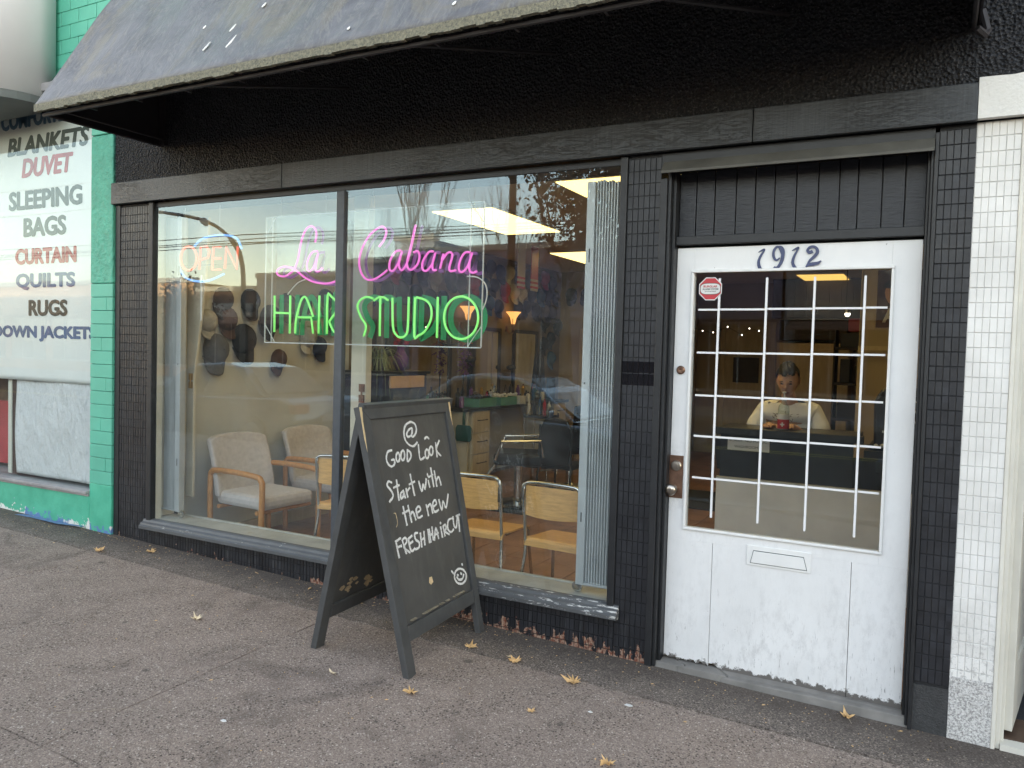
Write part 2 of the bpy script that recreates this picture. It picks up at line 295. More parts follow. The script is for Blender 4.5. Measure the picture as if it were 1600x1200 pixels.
# ------------------------------------------------------------------ mesh helpers
def wpos(o):
    p = Vector((0, 0, 0))
    while o is not None: p += o.location; o = o.parent
    return p
def tag(o, label=None, cat=None, group=None, kind=None):
    if label: o['label'] = label
    if cat: o['category'] = cat
    if group: o['group'] = group
    if kind: o['kind'] = kind
    return o
def thing(name, label, cat, loc, rz=0, group=None):
    o = bpy.data.objects.new(name, None); COL.objects.link(o); o.empty_display_size = .1
    o.location = loc; o.rotation_euler = (0, 0, rz); return tag(o, label, cat, group)
class MB:
    def __init__(s): s.v = []; s.f = []; s.mi = []; s.m = 0
    def add(s, vs, fs):
        b = len(s.v); s.v += [tuple(v) for v in vs]; s.f += [tuple(b + i for i in f) for f in fs]; s.mi += [s.m] * len(fs); return s
    def box(s, x0, x1, y0, y1, z0, z1):
        return s.add([(x0, y0, z0), (x1, y0, z0), (x1, y1, z0), (x0, y1, z0), (x0, y0, z1), (x1, y0, z1), (x1, y1, z1), (x0, y1, z1)],
                     [(3, 2, 1, 0), (4, 5, 6, 7), (0, 1, 5, 4), (1, 2, 6, 5), (2, 3, 7, 6), (3, 0, 4, 7)])
    def obox(s, c, ax, ay, az):
        c = Vector(c); ax, ay, az = Vector(ax), Vector(ay), Vector(az)
        return s.add([c + sx * ax + sy * ay + sz * az for sz in (-1, 1) for sx, sy in ((-1, -1), (1, -1), (1, 1), (-1, 1))],
                     [(3, 2, 1, 0), (4, 5, 6, 7), (0, 1, 5, 4), (1, 2, 6, 5), (2, 3, 7, 6), (3, 0, 4, 7)])
    def prism(s, poly, O, U, V, D):   # polygon in the U,V plane from O, extruded by D
        O, U, V, D = Vector(O), Vector(U), Vector(V), Vector(D); n = len(poly)
        a = [O + U * p[0] + V * p[1] for p in poly]; b = [p + D for p in a]
        return s.add(a + b, [tuple(range(n))[::-1], tuple(range(n, 2 * n))] + [(i, (i + 1) % n, n + (i + 1) % n, n + i) for i in range(n)])
    def tube(s, pts, r, n=8, closed=False, caps=True):
        P = [Vector(p) for p in pts]; k = len(P); rs = r if isinstance(r, (list, tuple)) else [r] * k
        vs = []; fs = []; prev = None
        for i in range(k):
            t = (P[(i + 1) % k] - P[i - 1]) if closed else (P[min(i + 1, k - 1)] - P[max(i - 1, 0)])
            t = t.normalized() if t.length > 1e-9 else Vector((0, 0, 1))
            if prev is None: a_ = t.orthogonal().normalized()
            else:
                a_ = prev - t * prev.dot(t)
                a_ = a_.normalized() if a_.length > 1e-6 else t.orthogonal().normalized()
            prev = a_; b_ = t.cross(a_)
            for j in range(n):
                g = 2 * math.pi * j / n; vs.append(P[i] + (a_ * math.cos(g) + b_ * math.sin(g)) * rs[i])
        for i in range(k if closed else k - 1):
            for j in range(n):
                i2 = (i + 1) % k; fs.append((i * n + j, i * n + (j + 1) % n, i2 * n + (j + 1) % n, i2 * n + j))
        if caps and not closed: fs += [tuple(range(n))[::-1], tuple(range((k - 1) * n, k * n))]
        return s.add(vs, fs)
    def cyl(s, a, b, r, n=16, r2=None): return s.tube([a, b], [r, r if r2 is None else r2], n)
    def lathe(s, prof, O=(0, 0, 0), n=16, axis=None, sx=1, sy=1):
        O = Vector(O); q = Vector((0, 0, 1)).rotation_difference(Vector(axis)) if axis else None
        vs = []; fs = []
        for r, z in prof:
            for j in range(n):
                g = 2 * math.pi * j / n; p = Vector((r * math.cos(g) * sx, r * math.sin(g) * sy, z))
                vs.append(O + (q @ p if q else p))
        k = len(prof)
        for i in range(k - 1):
            for j in range(n): fs.append((i * n + j, i * n + (j + 1) % n, (i + 1) * n + (j + 1) % n, (i + 1) * n + j))
        fs += [tuple(range(n))[::-1], tuple(range((k - 1) * n, k * n))]
        return s.add(vs, fs)
    def ball(s, c, r, n=12, m=8):
        r = (r, r, r) if not isinstance(r, tuple) else r
        prof = [(max(1e-4, math.sin(math.pi * i / m)), -math.cos(math.pi * i / m)) for i in range(m + 1)]
        vs = []; fs = []; c = Vector(c)
        for q, z in prof:
            for j in range(n):
                g = 2 * math.pi * j / n; vs.append(c + Vector((q * math.cos(g) * r[0], q * math.sin(g) * r[1], z * r[2])))
        for i in range(m):
            for j in range(n): fs.append((i * n + j, i * n + (j + 1) % n, (i + 1) * n + (j + 1) % n, (i + 1) * n + j))
        return s.add(vs, fs)
    def ribbon(s, pts, w, O, U, V, D):   # flat stroke of width w (or per point) in U,V plane, thickness D
        O, U, V, D = Vector(O), Vector(U), Vector(V), Vector(D); k = len(pts); L = []; Rr = []
        for i in range(k):
            p = Vector(pts[i][:2]); t = (Vector(pts[min(i + 1, k - 1)][:2]) - Vector(pts[max(i - 1, 0)][:2]))
            t = t.normalized() if t.length > 1e-9 else Vector((1, 0)); nn = Vector((-t.y, t.x))
            ww = (w[i] if isinstance(w, (list, tuple)) else w) / 2
            if i == 0: p = p - t * ww * .5
            if i == k - 1: p = p + t * ww * .5
            L.append(p + nn * ww); Rr.append(p - nn * ww)
        T = lambda q: O + U * q.x + V * q.y
        vs = [T(q) for q in L] + [T(q) for q in Rr] + [T(q) + D for q in L] + [T(q) + D for q in Rr]
        fs = []
        for i in range(k - 1):
            fs += [(i, i + 1, k + i + 1, k + i), (2 * k + i, 3 * k + i, 3 * k + i + 1, 2 * k + i + 1), (i, 2 * k + i, 2 * k + i + 1, i + 1), (k + i, k + i + 1, 3 * k + i + 1, 3 * k + i)]
        fs += [(0, k, 3 * k, 2 * k), (k - 1, 3 * k - 1, 4 * k - 1, 2 * k - 1)]
        return s.add(vs, fs)
    def build(s, name, mats, parent=None, smooth=False, bevel=0, local=False, origin=None, label=None, cat=None, group=None, kind=None, fix=True):
        me = bpy.data.meshes.new(name)
        if parent is not None: o0 = Vector((0, 0, 0)) if local else wpos(parent)
        elif origin is not None: o0 = Vector(origin)
        else:
            xs, ys, zs = zip(*s.v); o0 = Vector(((min(xs) + max(xs)) / 2, (min(ys) + max(ys)) / 2, min(zs)))
        me.from_pydata([(v[0] - o0.x, v[1] - o0.y, v[2] - o0.z) for v in s.v], [], s.f)
        for m in (mats if isinstance(mats, (list, tuple)) else [mats]): me.materials.append(M[m])
        if len(me.materials) > 1: me.polygons.foreach_set('material_index', s.mi)
        if fix and len(s.f) < 20000:
            bm = bmesh.new(); bm.from_mesh(me); bmesh.ops.recalc_face_normals(bm, faces=bm.faces[:]); bm.to_mesh(me); bm.free()
        if smooth: me.polygons.foreach_set('use_smooth', [True] * len(me.polygons))
        me.update()
        o = bpy.data.objects.new(name, me); COL.objects.link(o)
        if parent is not None: o.parent = parent
        else: o.location = o0
        if bevel:
            b = o.modifiers.new('bevel', 'BEVEL'); b.width = bevel; b.segments = 2; b.limit_method = 'ANGLE'
        if smooth == 'auto' or smooth == 2:
            pass
        return tag(o, label, cat, group, kind)
def box(name, m, x0, x1, y0, y1, z0, z1, parent=None, bevel=0, **k): return MB().box(x0, x1, y0, y1, z0, z1).build(name, m, parent, bevel=bevel, **k)
def inst(src, name, parent, loc):
    o = bpy.data.objects.new(name, src.data); COL.objects.link(o); o.parent = parent; o.location = loc; return o
def dup(root, loc, rz=None, label=None, group=None):
    def cp(o, par):
        c = o.copy(); COL.objects.link(c)
        if par is not None: c.parent = par
        for ch in o.children: cp(ch, c)
        return c
    r = cp(root, None); r.location = loc
    if rz is not None: r.rotation_euler = (0, 0, rz)
    if label: r['label'] = label
    if group: r['group'] = group
    return r
def text_obj(name, txt, m, parent, O, U, V, x0, x1, z0, z1, bold=.03, thick=.001, shear=0, mult=0):
    cu = bpy.data.curves.new(name, 'FONT'); cu.body = txt; cu.offset = bold; cu.extrude = .01; cu.resolution_u = 3; cu.shear = shear
    ob = bpy.data.objects.new('t', cu); COL.objects.link(ob); dg = bpy.context.evaluated_depsgraph_get()
    me = bpy.data.meshes.new_from_object(ob.evaluated_get(dg)); bpy.data.objects.remove(ob)
    xs = [v.co.x for v in me.vertices]; ys = [v.co.y for v in me.vertices]
    ax, bx, ay, by = min(xs), max(xs), min(ys), max(ys); O, U, V = Vector(O), Vector(U), Vector(V); D = U.cross(V)
    for v in me.vertices:
        p = O + U * (x0 + (v.co.x - ax) / (bx - ax) * (x1 - x0)) + V * (z0 + (v.co.y - ay) / (by - ay) * (z1 - z0)) + D * (thick * (1 if v.co.z > 0 else 0))
        v.co = p - (wpos(parent) if parent else Vector())
    if mult:
        bm = bmesh.new(); bm.from_mesh(me); src = bm.verts[:] + bm.edges[:] + bm.faces[:]
        for q, (dx, dz) in enumerate(((-1, 0), (1, 0), (0, .6), (0, -.6), (-.7, .5), (.7, -.5))):
            g_ = bmesh.ops.duplicate(bm, geom=src)['geom']; bmesh.ops.translate(bm, vec=U * dx * mult + V * dz * mult + D * (.00004 * (q + 1)), verts=[e_ for e_ in g_ if isinstance(e_, bmesh.types.BMVert)])
        bm.to_mesh(me); bm.free()
    me.materials.clear(); me.materials.append(M[m]); me.name = name
    o = bpy.data.objects.new(name, me); COL.objects.link(o)
    if parent: o.parent = parent
    return o
def zg(x, y=0): return -0.03 - 0.026 * max(-9, min(5, x)) + 0.02 * y
def smooth_path(pts, n=4):
    if len(pts) < 3: return [tuple(p) for p in pts]
    out = []
    for i in range(len(pts) - 1):
        p0, p1, p2, p3 = (Vector(pts[max(i - 1, 0)]), Vector(pts[i]), Vector(pts[i + 1]), Vector(pts[min(i + 2, len(pts) - 1)]))
        for j in range(n):
            t = j / n
            out.append(tuple(.5 * ((2 * p1) + (p2 - p0) * t + (2 * p0 - 5 * p1 + 4 * p2 - p3) * t * t + (3 * p1 - p0 - 3 * p2 + p3) * t ** 3)))
    out.append(tuple(pts[-1])); return out

PINK=[[[-2.439,2.178],[-2.429,2.224],[-2.438,2.261],[-2.469,2.283],[-2.509,2.274],[-2.543,2.229],[-2.569,2.147],[-2.585,2.074],[-2.614,2.012],[-2.663,1.976],[-2.712,1.963],[-2.763,1.978],[-2.766,2.005],[-2.728,2.025],[-2.671,2.026],[-2.6,2.001],[-2.53,1.957],[-2.447,1.923],[-2.352,1.91],[-2.285,1.917],[-2.233,1.936]],[[-2.417,2.12],[-2.458,2.117],[-2.491,2.082],[-2.507,2.035],[-2.496,1.998],[-2.469,1.998],[-2.436,2.038],[-2.413,2.105],[-2.429,2.038],[-2.428,1.997],[-2.401,1.991],[-2.374,2.011]],[[-1.921,2.131],[-1.885,2.171],[-1.868,2.219],[-1.887,2.249],[-1.924,2.249],[-1.997,2.205],[-2.052,2.128],[-2.075,2.049],[-2.06,1.978],[-2.015,1.932],[-1.953,1.931],[-1.892,1.96],[-1.856,1.985]],[[-1.756,2.102],[-1.798,2.094],[-1.835,2.041],[-1.837,1.988],[-1.807,1.982],[-1.772,2.03],[-1.748,2.095],[-1.766,2.03],[-1.763,1.996],[-1.741,1.983],[-1.707,2.028],[-1.674,2.143],[-1.65,2.252]],[[-1.654,2.242],[-1.682,2.124],[-1.707,2.038],[-1.7,1.994],[-1.67,1.984],[-1.63,2.016],[-1.617,2.064],[-1.632,2.093],[-1.661,2.086]],[[-1.517,2.087],[-1.551,2.085],[-1.59,2.034],[-1.594,1.987],[-1.565,1.974],[-1.526,2.013],[-1.503,2.081],[-1.521,2.023],[-1.519,1.98],[-1.493,1.977]],[[-1.468,1.984],[-1.446,2.072],[-1.458,2.03],[-1.42,2.074],[-1.39,2.075],[-1.386,2.047],[-1.403,1.991],[-1.395,1.968],[-1.356,1.973]],[[-1.261,2.073],[-1.299,2.072],[-1.33,2.027],[-1.337,1.976],[-1.312,1.961],[-1.275,1.997],[-1.248,2.072],[-1.265,2.015],[-1.263,1.969],[-1.241,1.955],[-1.214,1.963]]]
CORD=[[[-2.529,1.942],[-2.591,1.922],[-2.64,1.886],[-2.684,1.844]],[[-1.289,1.937],[-1.224,1.931],[-1.175,1.903],[-1.152,1.857],[-1.156,1.793],[-1.181,1.738]],[[-1.742,2.454],[-1.749,2.406],[-1.733,2.352]]]
GREEN=[[[-2.786,1.837],[-2.784,1.593]],[[-2.646,1.836],[-2.646,1.585]],[[-2.776,1.722],[-2.656,1.719]],[[-2.598,1.586],[-2.595,1.662],[-2.572,1.75],[-2.549,1.807],[-2.528,1.826],[-2.507,1.819],[-2.473,1.757],[-2.445,1.697]],[[-2.571,1.692],[-2.463,1.692],[-2.454,1.65],[-2.443,1.588]],[[-2.395,1.834],[-2.397,1.588]],[[-2.327,1.586],[-2.327,1.83],[-2.297,1.827],[-2.26,1.799],[-2.248,1.768],[-2.258,1.725],[-2.301,1.676],[-2.305,1.658],[-2.275,1.609],[-2.242,1.583]],[[-1.961,1.811],[-2.008,1.822],[-2.061,1.801],[-2.081,1.758],[-2.052,1.694],[-2.01,1.64],[-2.029,1.576]],[[-1.954,1.798],[-1.915,1.821],[-1.876,1.818],[-1.843,1.799]],[[-1.904,1.815],[-1.902,1.578]],[[-1.811,1.815],[-1.803,1.642],[-1.779,1.59],[-1.74,1.572],[-1.702,1.591],[-1.691,1.643],[-1.689,1.819]],[[-1.642,1.816],[-1.642,1.584],[-1.614,1.586],[-1.565,1.614],[-1.524,1.685],[-1.526,1.757],[-1.564,1.798],[-1.633,1.816]],[[-1.479,1.817],[-1.479,1.574]],[[-1.308,1.819],[-1.345,1.815],[-1.378,1.8],[-1.406,1.775],[-1.424,1.741],[-1.431,1.703],[-1.427,1.664],[-1.411,1.627],[-1.386,1.598],[-1.354,1.578],[-1.317,1.57],[-1.281,1.574],[-1.248,1.59],[-1.221,1.615],[-1.204,1.649],[-1.197,1.686],[-1.201,1.725],[-1.216,1.76],[-1.241,1.789],[-1.272,1.809],[-1.308,1.819]]]
OPENL=[[[-3.44,2.17],[-3.476,2.166],[-3.505,2.146],[-3.522,2.115],[-3.524,2.078],[-3.51,2.043],[-3.483,2.017],[-3.449,2.006],[-3.414,2.011],[-3.385,2.031],[-3.368,2.062],[-3.366,2.098],[-3.38,2.133],[-3.406,2.158],[-3.44,2.17]],[[-3.34,2.008],[-3.327,2.164],[-3.269,2.164],[-3.241,2.131],[-3.255,2.088],[-3.333,2.074]],[[-3.134,2.154],[-3.203,2.156],[-3.215,2.005],[-3.131,2.003]],[[-3.209,2.081],[-3.132,2.079]],[[-3.093,2.008],[-3.081,2.152],[-2.981,2.005],[-2.975,2.153]]]
OPENB=[[[-3.39,2.169],[-3.32,2.215],[-3.212,2.232],[-3.09,2.232],[-2.985,2.206],[-2.94,2.136]],[[-3.524,2.007],[-3.475,1.956],[-3.362,1.929],[-3.237,1.933],[-3.1,1.974]]]
CHALK=[[[0.045,1.07],[-0.0,1.054],[-0.048,1.077],[-0.06,1.12],[-0.037,1.161],[0.01,1.178],[0.05,1.166],[0.058,1.136],[0.034,1.109],[0.004,1.104],[0.019,1.143],[-0.006,1.143],[-0.036,1.122],[-0.029,1.105],[0.006,1.111]],[[-0.18,1.05],[-0.212,1.047],[-0.233,1.018],[-0.227,0.99],[-0.204,0.973],[-0.177,0.981],[-0.174,1.002],[-0.196,1.004]],[[-0.126,1.01],[-0.125,1.02],[-0.127,1.028],[-0.131,1.033],[-0.138,1.033],[-0.145,1.03],[-0.151,1.023],[-0.155,1.013],[-0.156,1.004],[-0.154,0.996],[-0.149,0.991],[-0.143,0.991],[-0.136,0.994],[-0.13,1.001],[-0.126,1.01]],[[-0.082,1.015],[-0.081,1.026],[-0.083,1.034],[-0.088,1.04],[-0.095,1.04],[-0.103,1.036],[-0.11,1.028],[-0.114,1.018],[-0.116,1.008],[-0.113,0.999],[-0.108,0.994],[-0.101,0.993],[-0.094,0.997],[-0.087,1.005],[-0.082,1.015]],[[-0.053,1.04],[-0.067,0.982],[-0.034,1.001],[-0.031,1.025],[-0.053,1.039]],[[0.053,1.059],[0.047,0.984],[0.09,0.988]],[[0.138,1.001],[0.139,1.011],[0.137,1.02],[0.131,1.025],[0.123,1.026],[0.115,1.022],[0.107,1.015],[0.103,1.005],[0.102,0.995],[0.104,0.986],[0.11,0.981],[0.118,0.98],[0.126,0.984],[0.133,0.992],[0.138,1.001]],[[0.121,1.082],[0.145,1.091],[0.163,1.08]],[[0.183,1.013],[0.185,1.023],[0.182,1.032],[0.176,1.037],[0.168,1.038],[0.16,1.034],[0.152,1.026],[0.148,1.017],[0.146,1.006],[0.149,0.998],[0.155,0.993],[0.163,0.992],[0.171,0.996],[0.179,1.003],[0.183,1.013]],[[0.223,1.053],[0.214,0.977]],[[0.263,1.062],[0.219,1.017],[0.256,0.98]],[[-0.222,0.896],[-0.245,0.905],[-0.261,0.887],[-0.238,0.86],[-0.228,0.832],[-0.262,0.809]],[[-0.182,0.903],[-0.188,0.805]],[[-0.215,0.87],[-0.166,0.877]],[[-0.14,0.846],[-0.166,0.834],[-0.169,0.809],[-0.143,0.823],[-0.141,0.843],[-0.135,0.809]],[[-0.117,0.853],[-0.113,0.808]],[[-0.116,0.836],[-0.085,0.852]],[[-0.063,0.917],[-0.056,0.81]],[[-0.086,0.868],[-0.036,0.877]],[[-0.001,0.873],[0.012,0.82],[0.035,0.854],[0.045,0.826],[0.073,0.877]],[[0.089,0.868],[0.093,0.83]],[[0.091,0.901],[0.092,0.893]],[[0.133,0.928],[0.132,0.828]],[[0.094,0.883],[0.144,0.89]],[[0.163,0.91],[0.162,0.828]],[[0.164,0.855],[0.196,0.873],[0.207,0.829]],[[-0.163,0.771],[-0.157,0.678]],[[-0.178,0.738],[-0.124,0.745]],[[-0.123,0.768],[-0.116,0.683]],[[-0.123,0.716],[-0.092,0.732],[-0.078,0.689]],[[-0.066,0.719],[-0.026,0.731],[-0.033,0.75],[-0.06,0.74],[-0.057,0.697],[-0.019,0.7]],[[0.032,0.748],[0.037,0.691]],[[0.036,0.732],[0.072,0.746],[0.08,0.698]],[[0.092,0.727],[0.131,0.739],[0.122,0.76],[0.095,0.744],[0.1,0.702],[0.141,0.706]],[[0.16,0.756],[0.173,0.701],[0.199,0.743],[0.218,0.705],[0.262,0.771]],[[0.261,0.642],[0.225,0.639],[0.205,0.616],[0.203,0.591],[0.229,0.574],[0.259,0.584]],[[0.273,0.649],[0.269,0.601],[0.29,0.59],[0.318,0.645]],[[0.305,0.647],[0.352,0.649]],[[0.33,0.647],[0.316,0.563]],[[-0.264,0.618],[-0.259,0.54]],[[-0.266,0.618],[-0.223,0.626]],[[-0.262,0.588],[-0.227,0.59]],[[-0.214,0.615],[-0.198,0.547]],[[-0.214,0.615],[-0.187,0.621],[-0.181,0.6],[-0.21,0.58],[-0.168,0.544]],[[-0.166,0.61],[-0.157,0.551],[-0.124,0.557]],[[-0.166,0.61],[-0.131,0.621]],[[-0.162,0.587],[-0.132,0.592]],[[-0.081,0.626],[-0.107,0.624],[-0.107,0.598],[-0.082,0.576],[-0.091,0.554],[-0.122,0.551]],[[-0.06,0.619],[-0.066,0.551]],[[-0.027,0.622],[-0.038,0.557]],[[-0.062,0.584],[-0.031,0.591]],[[0.009,0.625],[0.005,0.559]],[[0.022,0.625],[0.019,0.56]],[[0.051,0.631],[0.045,0.566]],[[0.008,0.591],[0.051,0.598]],[[0.054,0.563],[0.085,0.619],[0.096,0.564]],[[0.068,0.587],[0.101,0.592]],[[0.134,0.617],[0.135,0.564]],[[0.137,0.639],[0.14,0.634]],[[0.159,0.617],[0.161,0.565]],[[0.159,0.617],[0.185,0.62],[0.183,0.599],[0.164,0.59],[0.205,0.566]],[[0.306,0.322],[0.307,0.335],[0.3,0.349],[0.287,0.361],[0.269,0.37],[0.248,0.375],[0.227,0.375],[0.209,0.37],[0.195,0.361],[0.188,0.349],[0.187,0.336],[0.194,0.322],[0.207,0.31],[0.224,0.301],[0.245,0.296],[0.265,0.296],[0.284,0.301],[0.298,0.309],[0.306,0.322]],[[0.218,0.35],[0.228,0.344]],[[0.253,0.35],[0.264,0.344]],[[0.21,0.339],[0.228,0.321],[0.261,0.319],[0.283,0.337]],[[0.168,0.38],[0.182,0.365]],[[0.283,0.393],[0.286,0.387]]]
PATCH=[[[-0.109,0.44],[-0.094,0.425],[-0.085,0.368],[-0.048,0.269],[-0.067,0.271],[-0.113,0.338],[-0.129,0.415]],[[-0.046,0.394],[-0.024,0.394],[-0.019,0.366],[-0.041,0.357],[-0.055,0.371]],[[-0.223,0.351],[-0.17,0.36],[-0.117,0.324],[-0.087,0.294],[-0.158,0.27],[-0.234,0.269],[-0.257,0.296]],[[-0.243,0.75],[-0.23,0.744],[-0.228,0.701],[-0.242,0.683],[-0.248,0.711]]]
DIGITS=[[[0.392,2.002,0.0022],[0.404,2.009,0.0049],[0.418,2.015,0.0058],[0.412,2.001,0.0062],[0.402,1.984,0.0076],[0.394,1.962,0.0089],[0.395,1.943,0.0107],[0.401,1.928,0.0111],[0.408,1.924,0.0067]],[[0.501,1.985,0.0089],[0.489,2.01,0.0056],[0.482,2.023,0.0067],[0.47,2.021,0.0078],[0.46,2.001,0.0089],[0.462,1.977,0.0093],[0.474,1.962,0.0067],[0.488,1.972,0.0045]],[[0.479,2.025,0.004],[0.493,2.022,0.0089],[0.502,2.007,0.0111],[0.502,1.983,0.0125],[0.498,1.959,0.0111],[0.487,1.936,0.0102],[0.476,1.926,0.0098],[0.466,1.93,0.008]],[[0.543,2.005,0.0022],[0.555,2.011,0.0049],[0.57,2.018,0.0058],[0.564,2.002,0.0062],[0.555,1.984,0.0076],[0.548,1.963,0.0089],[0.548,1.944,0.0102],[0.556,1.929,0.0111],[0.562,1.926,0.0067]],[[0.629,1.997,0.0111],[0.618,1.993,0.0111],[0.61,2.003,0.0089],[0.618,2.016,0.008],[0.634,2.019,0.0089],[0.649,2.009,0.0102],[0.652,1.992,0.0111],[0.64,1.974,0.0102],[0.623,1.958,0.0085],[0.612,1.939,0.0058],[0.606,1.928,0.0036]],[[0.608,1.929,0.0031],[0.621,1.938,0.0098],[0.639,1.941,0.0125],[0.657,1.944,0.0102],[0.669,1.954,0.0036]]]
CAPS=[[0.582, 1.449, "cap_grey", 1.25], [0.864, 1.535, "cap_black", 1.25], [0.698, 1.692, "cap_brown", 1], [0.512, 1.668, "cap_white", 0.9], [0.932, 1.849, "cap_black", 1.0], [1.145, 1.714, "cap_black", 1.2], [1.255, 1.377, "cap_brown", 0.9], [1.608, 1.577, "cap_white", 1], [1.76, 1.501, "cap_navy", 0.9], [0.651, 1.84, "cap_black", 1], [1.343, 1.844, "cap_grey", 1], [1.96, 1.754, "cap_black", 1], [1.537, 1.845, "cap_navy", 1], [1.825, 1.922, "cap_black", 1]]
# ================================================================== GROUND AND STREET
gb = MB()
def groundgrid(x0, x1, y0, y1, zf, nx, ny, name, m, kind='structure', label=None, parent=None, thick=0):
    b = MB(); vs = []; fs = []
    for j in range(ny + 1):
        for i in range(nx + 1):
            x = x0 + (x1 - x0) * i / nx; y = y0 + (y1 - y0) * j / ny; vs.append((x, y, zf(x, y)))
    for j in range(ny):
        for i in range(nx): a_ = j * (nx + 1) + i; fs.append((a_, a_ + 1, a_ + nx + 2, a_ + nx + 1))
    b.add(vs, fs); o = b.build(name, m, parent, kind=kind); return o
groundgrid(-500, 500, -500, 500, lambda x, y: -0.75, 2, 2, 'ground', 'far_concrete')
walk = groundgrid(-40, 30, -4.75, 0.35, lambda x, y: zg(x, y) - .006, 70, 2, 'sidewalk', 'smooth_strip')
def slab(x0, x1, y0, y1, m, seed):
    rr = random.Random(seed); g = .0032; pts = []
    nx = max(2, int((x1 - x0) / .12)); ny = max(2, int((y1 - y0) / .12)); j = lambda k=.0035: rr.uniform(-k, k)
    for i in range(nx): pts.append((x0 + (x1 - x0) * i / nx, y0 + g + j()))
    for i in range(ny): pts.append((x1 - g + j(), y0 + (y1 - y0) * i / ny))
    for i in range(nx): pts.append((x1 - (x1 - x0) * i / nx, y1 - g + j()))
    for i in range(ny): pts.append((x0 + g + j(), y1 - (y1 - y0) * i / ny))
    b = MB(); n = len(pts)
    b.add([(x, y, zg(x, y)) for x, y in pts] + [(x, y, zg(x, y) - .028) for x, y in pts], [tuple(range(n))] + [(i, n + i, n + (i + 1) % n, (i + 1) % n) for i in range(n)])
    return b.build('paving_slab', m, walk)
k = 0
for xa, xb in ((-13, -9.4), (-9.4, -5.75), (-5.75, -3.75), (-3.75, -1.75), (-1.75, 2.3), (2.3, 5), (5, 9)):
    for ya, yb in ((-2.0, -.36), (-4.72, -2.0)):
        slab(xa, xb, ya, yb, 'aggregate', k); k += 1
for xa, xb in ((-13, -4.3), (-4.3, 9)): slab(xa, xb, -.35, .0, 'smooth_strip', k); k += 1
box('kerb', 'kerb_concrete', -60, 40, -4.95, -4.76, -.5, -.09, kind='structure')
groundgrid(-120, 120, -18.0, -4.96, lambda x, y: -.24, 4, 2, 'road', 'asphalt')
for y in (-11.3, -11.6): box('road_line', 'road_paint', -110, 110, y - .05, y + .05, -.239, -.234, kind='structure')
box('far_sidewalk', 'far_concrete', -120, 120, -22.0, -18.0, -.6, -.1, kind='structure')
box('far_kerb', 'kerb_concrete', -120, 120, -17.99, -17.8, -.6, -.095, kind='structure')

FZ0 = -.04
# ================================================================== THE SHOP
shop = thing('hair_salon_building', 'black painted one storey shop front with big window and white door', 'shop building', (-1.4, .5, 0))
# walls
b = MB()
b.box(-4.155, -.0651, .035, .30, -.15, .21)                # base behind the tiles
b.box(-4.155, -3.7435, .035, .078, .21, 2.50); b.box(-4.155, -3.812, .0785, .30, .21, 2.50); b.box(-.272, -.0651, .035, .30, .21, 2.50)
b.box(1.122, 1.2545, .035, .30, -.15, 2.49)
b.build('masonry', 'tile_grout', shop)
box('stucco_wall', 'black_stucco', -4.15, 6.0, -.012, .35, 2.6395, 14.5, shop)  # height added above the view so the wall shades the street
b = MB(); b.box(-4.15, 6, .12, .34, 2.48, 2.639); b.box(-4.15, 1.25, -.0, .119, 2.50, 2.639); b.build('header', 'black_paint_deep', shop)
box('roof', 'far_concrete', -4.15, 6.0, .36, 12, 7.0, 7.3, shop)
# three lengths of fascia board
for xa, xb in ((-4.153, -2.503), (-2.499, .366), (.370, 1.2535)):
    box('fascia_board', 'cracked_black_timber', xa, xb, -.045, -.0125, 2.486, 2.638, shop, bevel=.004)
# tiles ---------------------------------------------------------------
PX, PZ = .0268, .0610
tile_b = MB().box(0, PX - .0022, 0, .008, 0, PZ - .0030)
def tile_proto(m, parent):
    me = bpy.data.meshes.new('tile'); me.from_pydata(tile_b.v, [], tile_b.f); me.materials.append(M[m]); return me
def tile_field(x0, x1, z0, z1, m, parent, single, yf=-.001, zcut=None, name='tile', colfirst=0):
    rr = random.Random(int(abs(x0) * 100)); nx = round((x1 - x0) / PX); px = (x1 - x0) / nx; me = None; b = MB(); cnt = 0
    nz = int((z1 - z0) / PZ + .5)
    if single:
        tb = MB().box(0, px - .0015, 0, .008, 0, PZ - .0030); me = bpy.data.meshes.new('tile'); me.from_pydata(tb.v, [], tb.f); me.materials.append(M[m])
        bm = bmesh.new(); bm.from_mesh(me); bmesh.ops.bevel(bm, geom=[e for e in bm.edges if min(v.co.y for v in e.verts) < .001 and max(v.co.y for v in e.verts) < .001], offset=.0014, segments=1, affect='EDGES'); bm.to_mesh(me); bm.free()
    for r in range(nz):
        for c in range(nx):
            x = x0 + c * px + .0011; z = z1 - (r + 1) * PZ + .0012; dy = rr.uniform(-.0009, .0009)
            if zcut and z < zcut(x): continue
            if single:
                o = bpy.data.objects.new(name, me); COL.objects.link(o); o.parent = parent; o.location = Vector((x, yf + dy, z)) - wpos(parent)
                o.rotation_euler = (rr.uniform(-.02, .02), 0, rr.uniform(-.03, .03)); cnt += 1
            else:
                s = .0014; X0, X1, Z0, Z1 = x, x + px - .0015, z, z + PZ - .0030; Y = yf + dy; j = rr.uniform(-.0005, .0005)
                b.add([(X0, Y + .008, Z0), (X1, Y + .008, Z0), (X1, Y + .008, Z1), (X0, Y + .008, Z1), (X0 + s, Y + j, Z0 + s), (X1 - s, Y - j, Z0 + s), (X1 - s, Y - j, Z1 - s), (X0 + s, Y + j, Z1 - s)],
                      [(4, 5, 6, 7), (0, 1, 5, 4), (1, 2, 6, 5), (2, 3, 7, 6), (3, 0, 4, 7)])
    if not single: b.build('tiling', m, parent, kind='stuff', fix=False)
    return cnt
def backing(x0, x1, z0, z1, m, parent, y=.0028): box('grout_bed', m, x0, x1, y, .034, z0, z1, parent)
ZT = 2.468
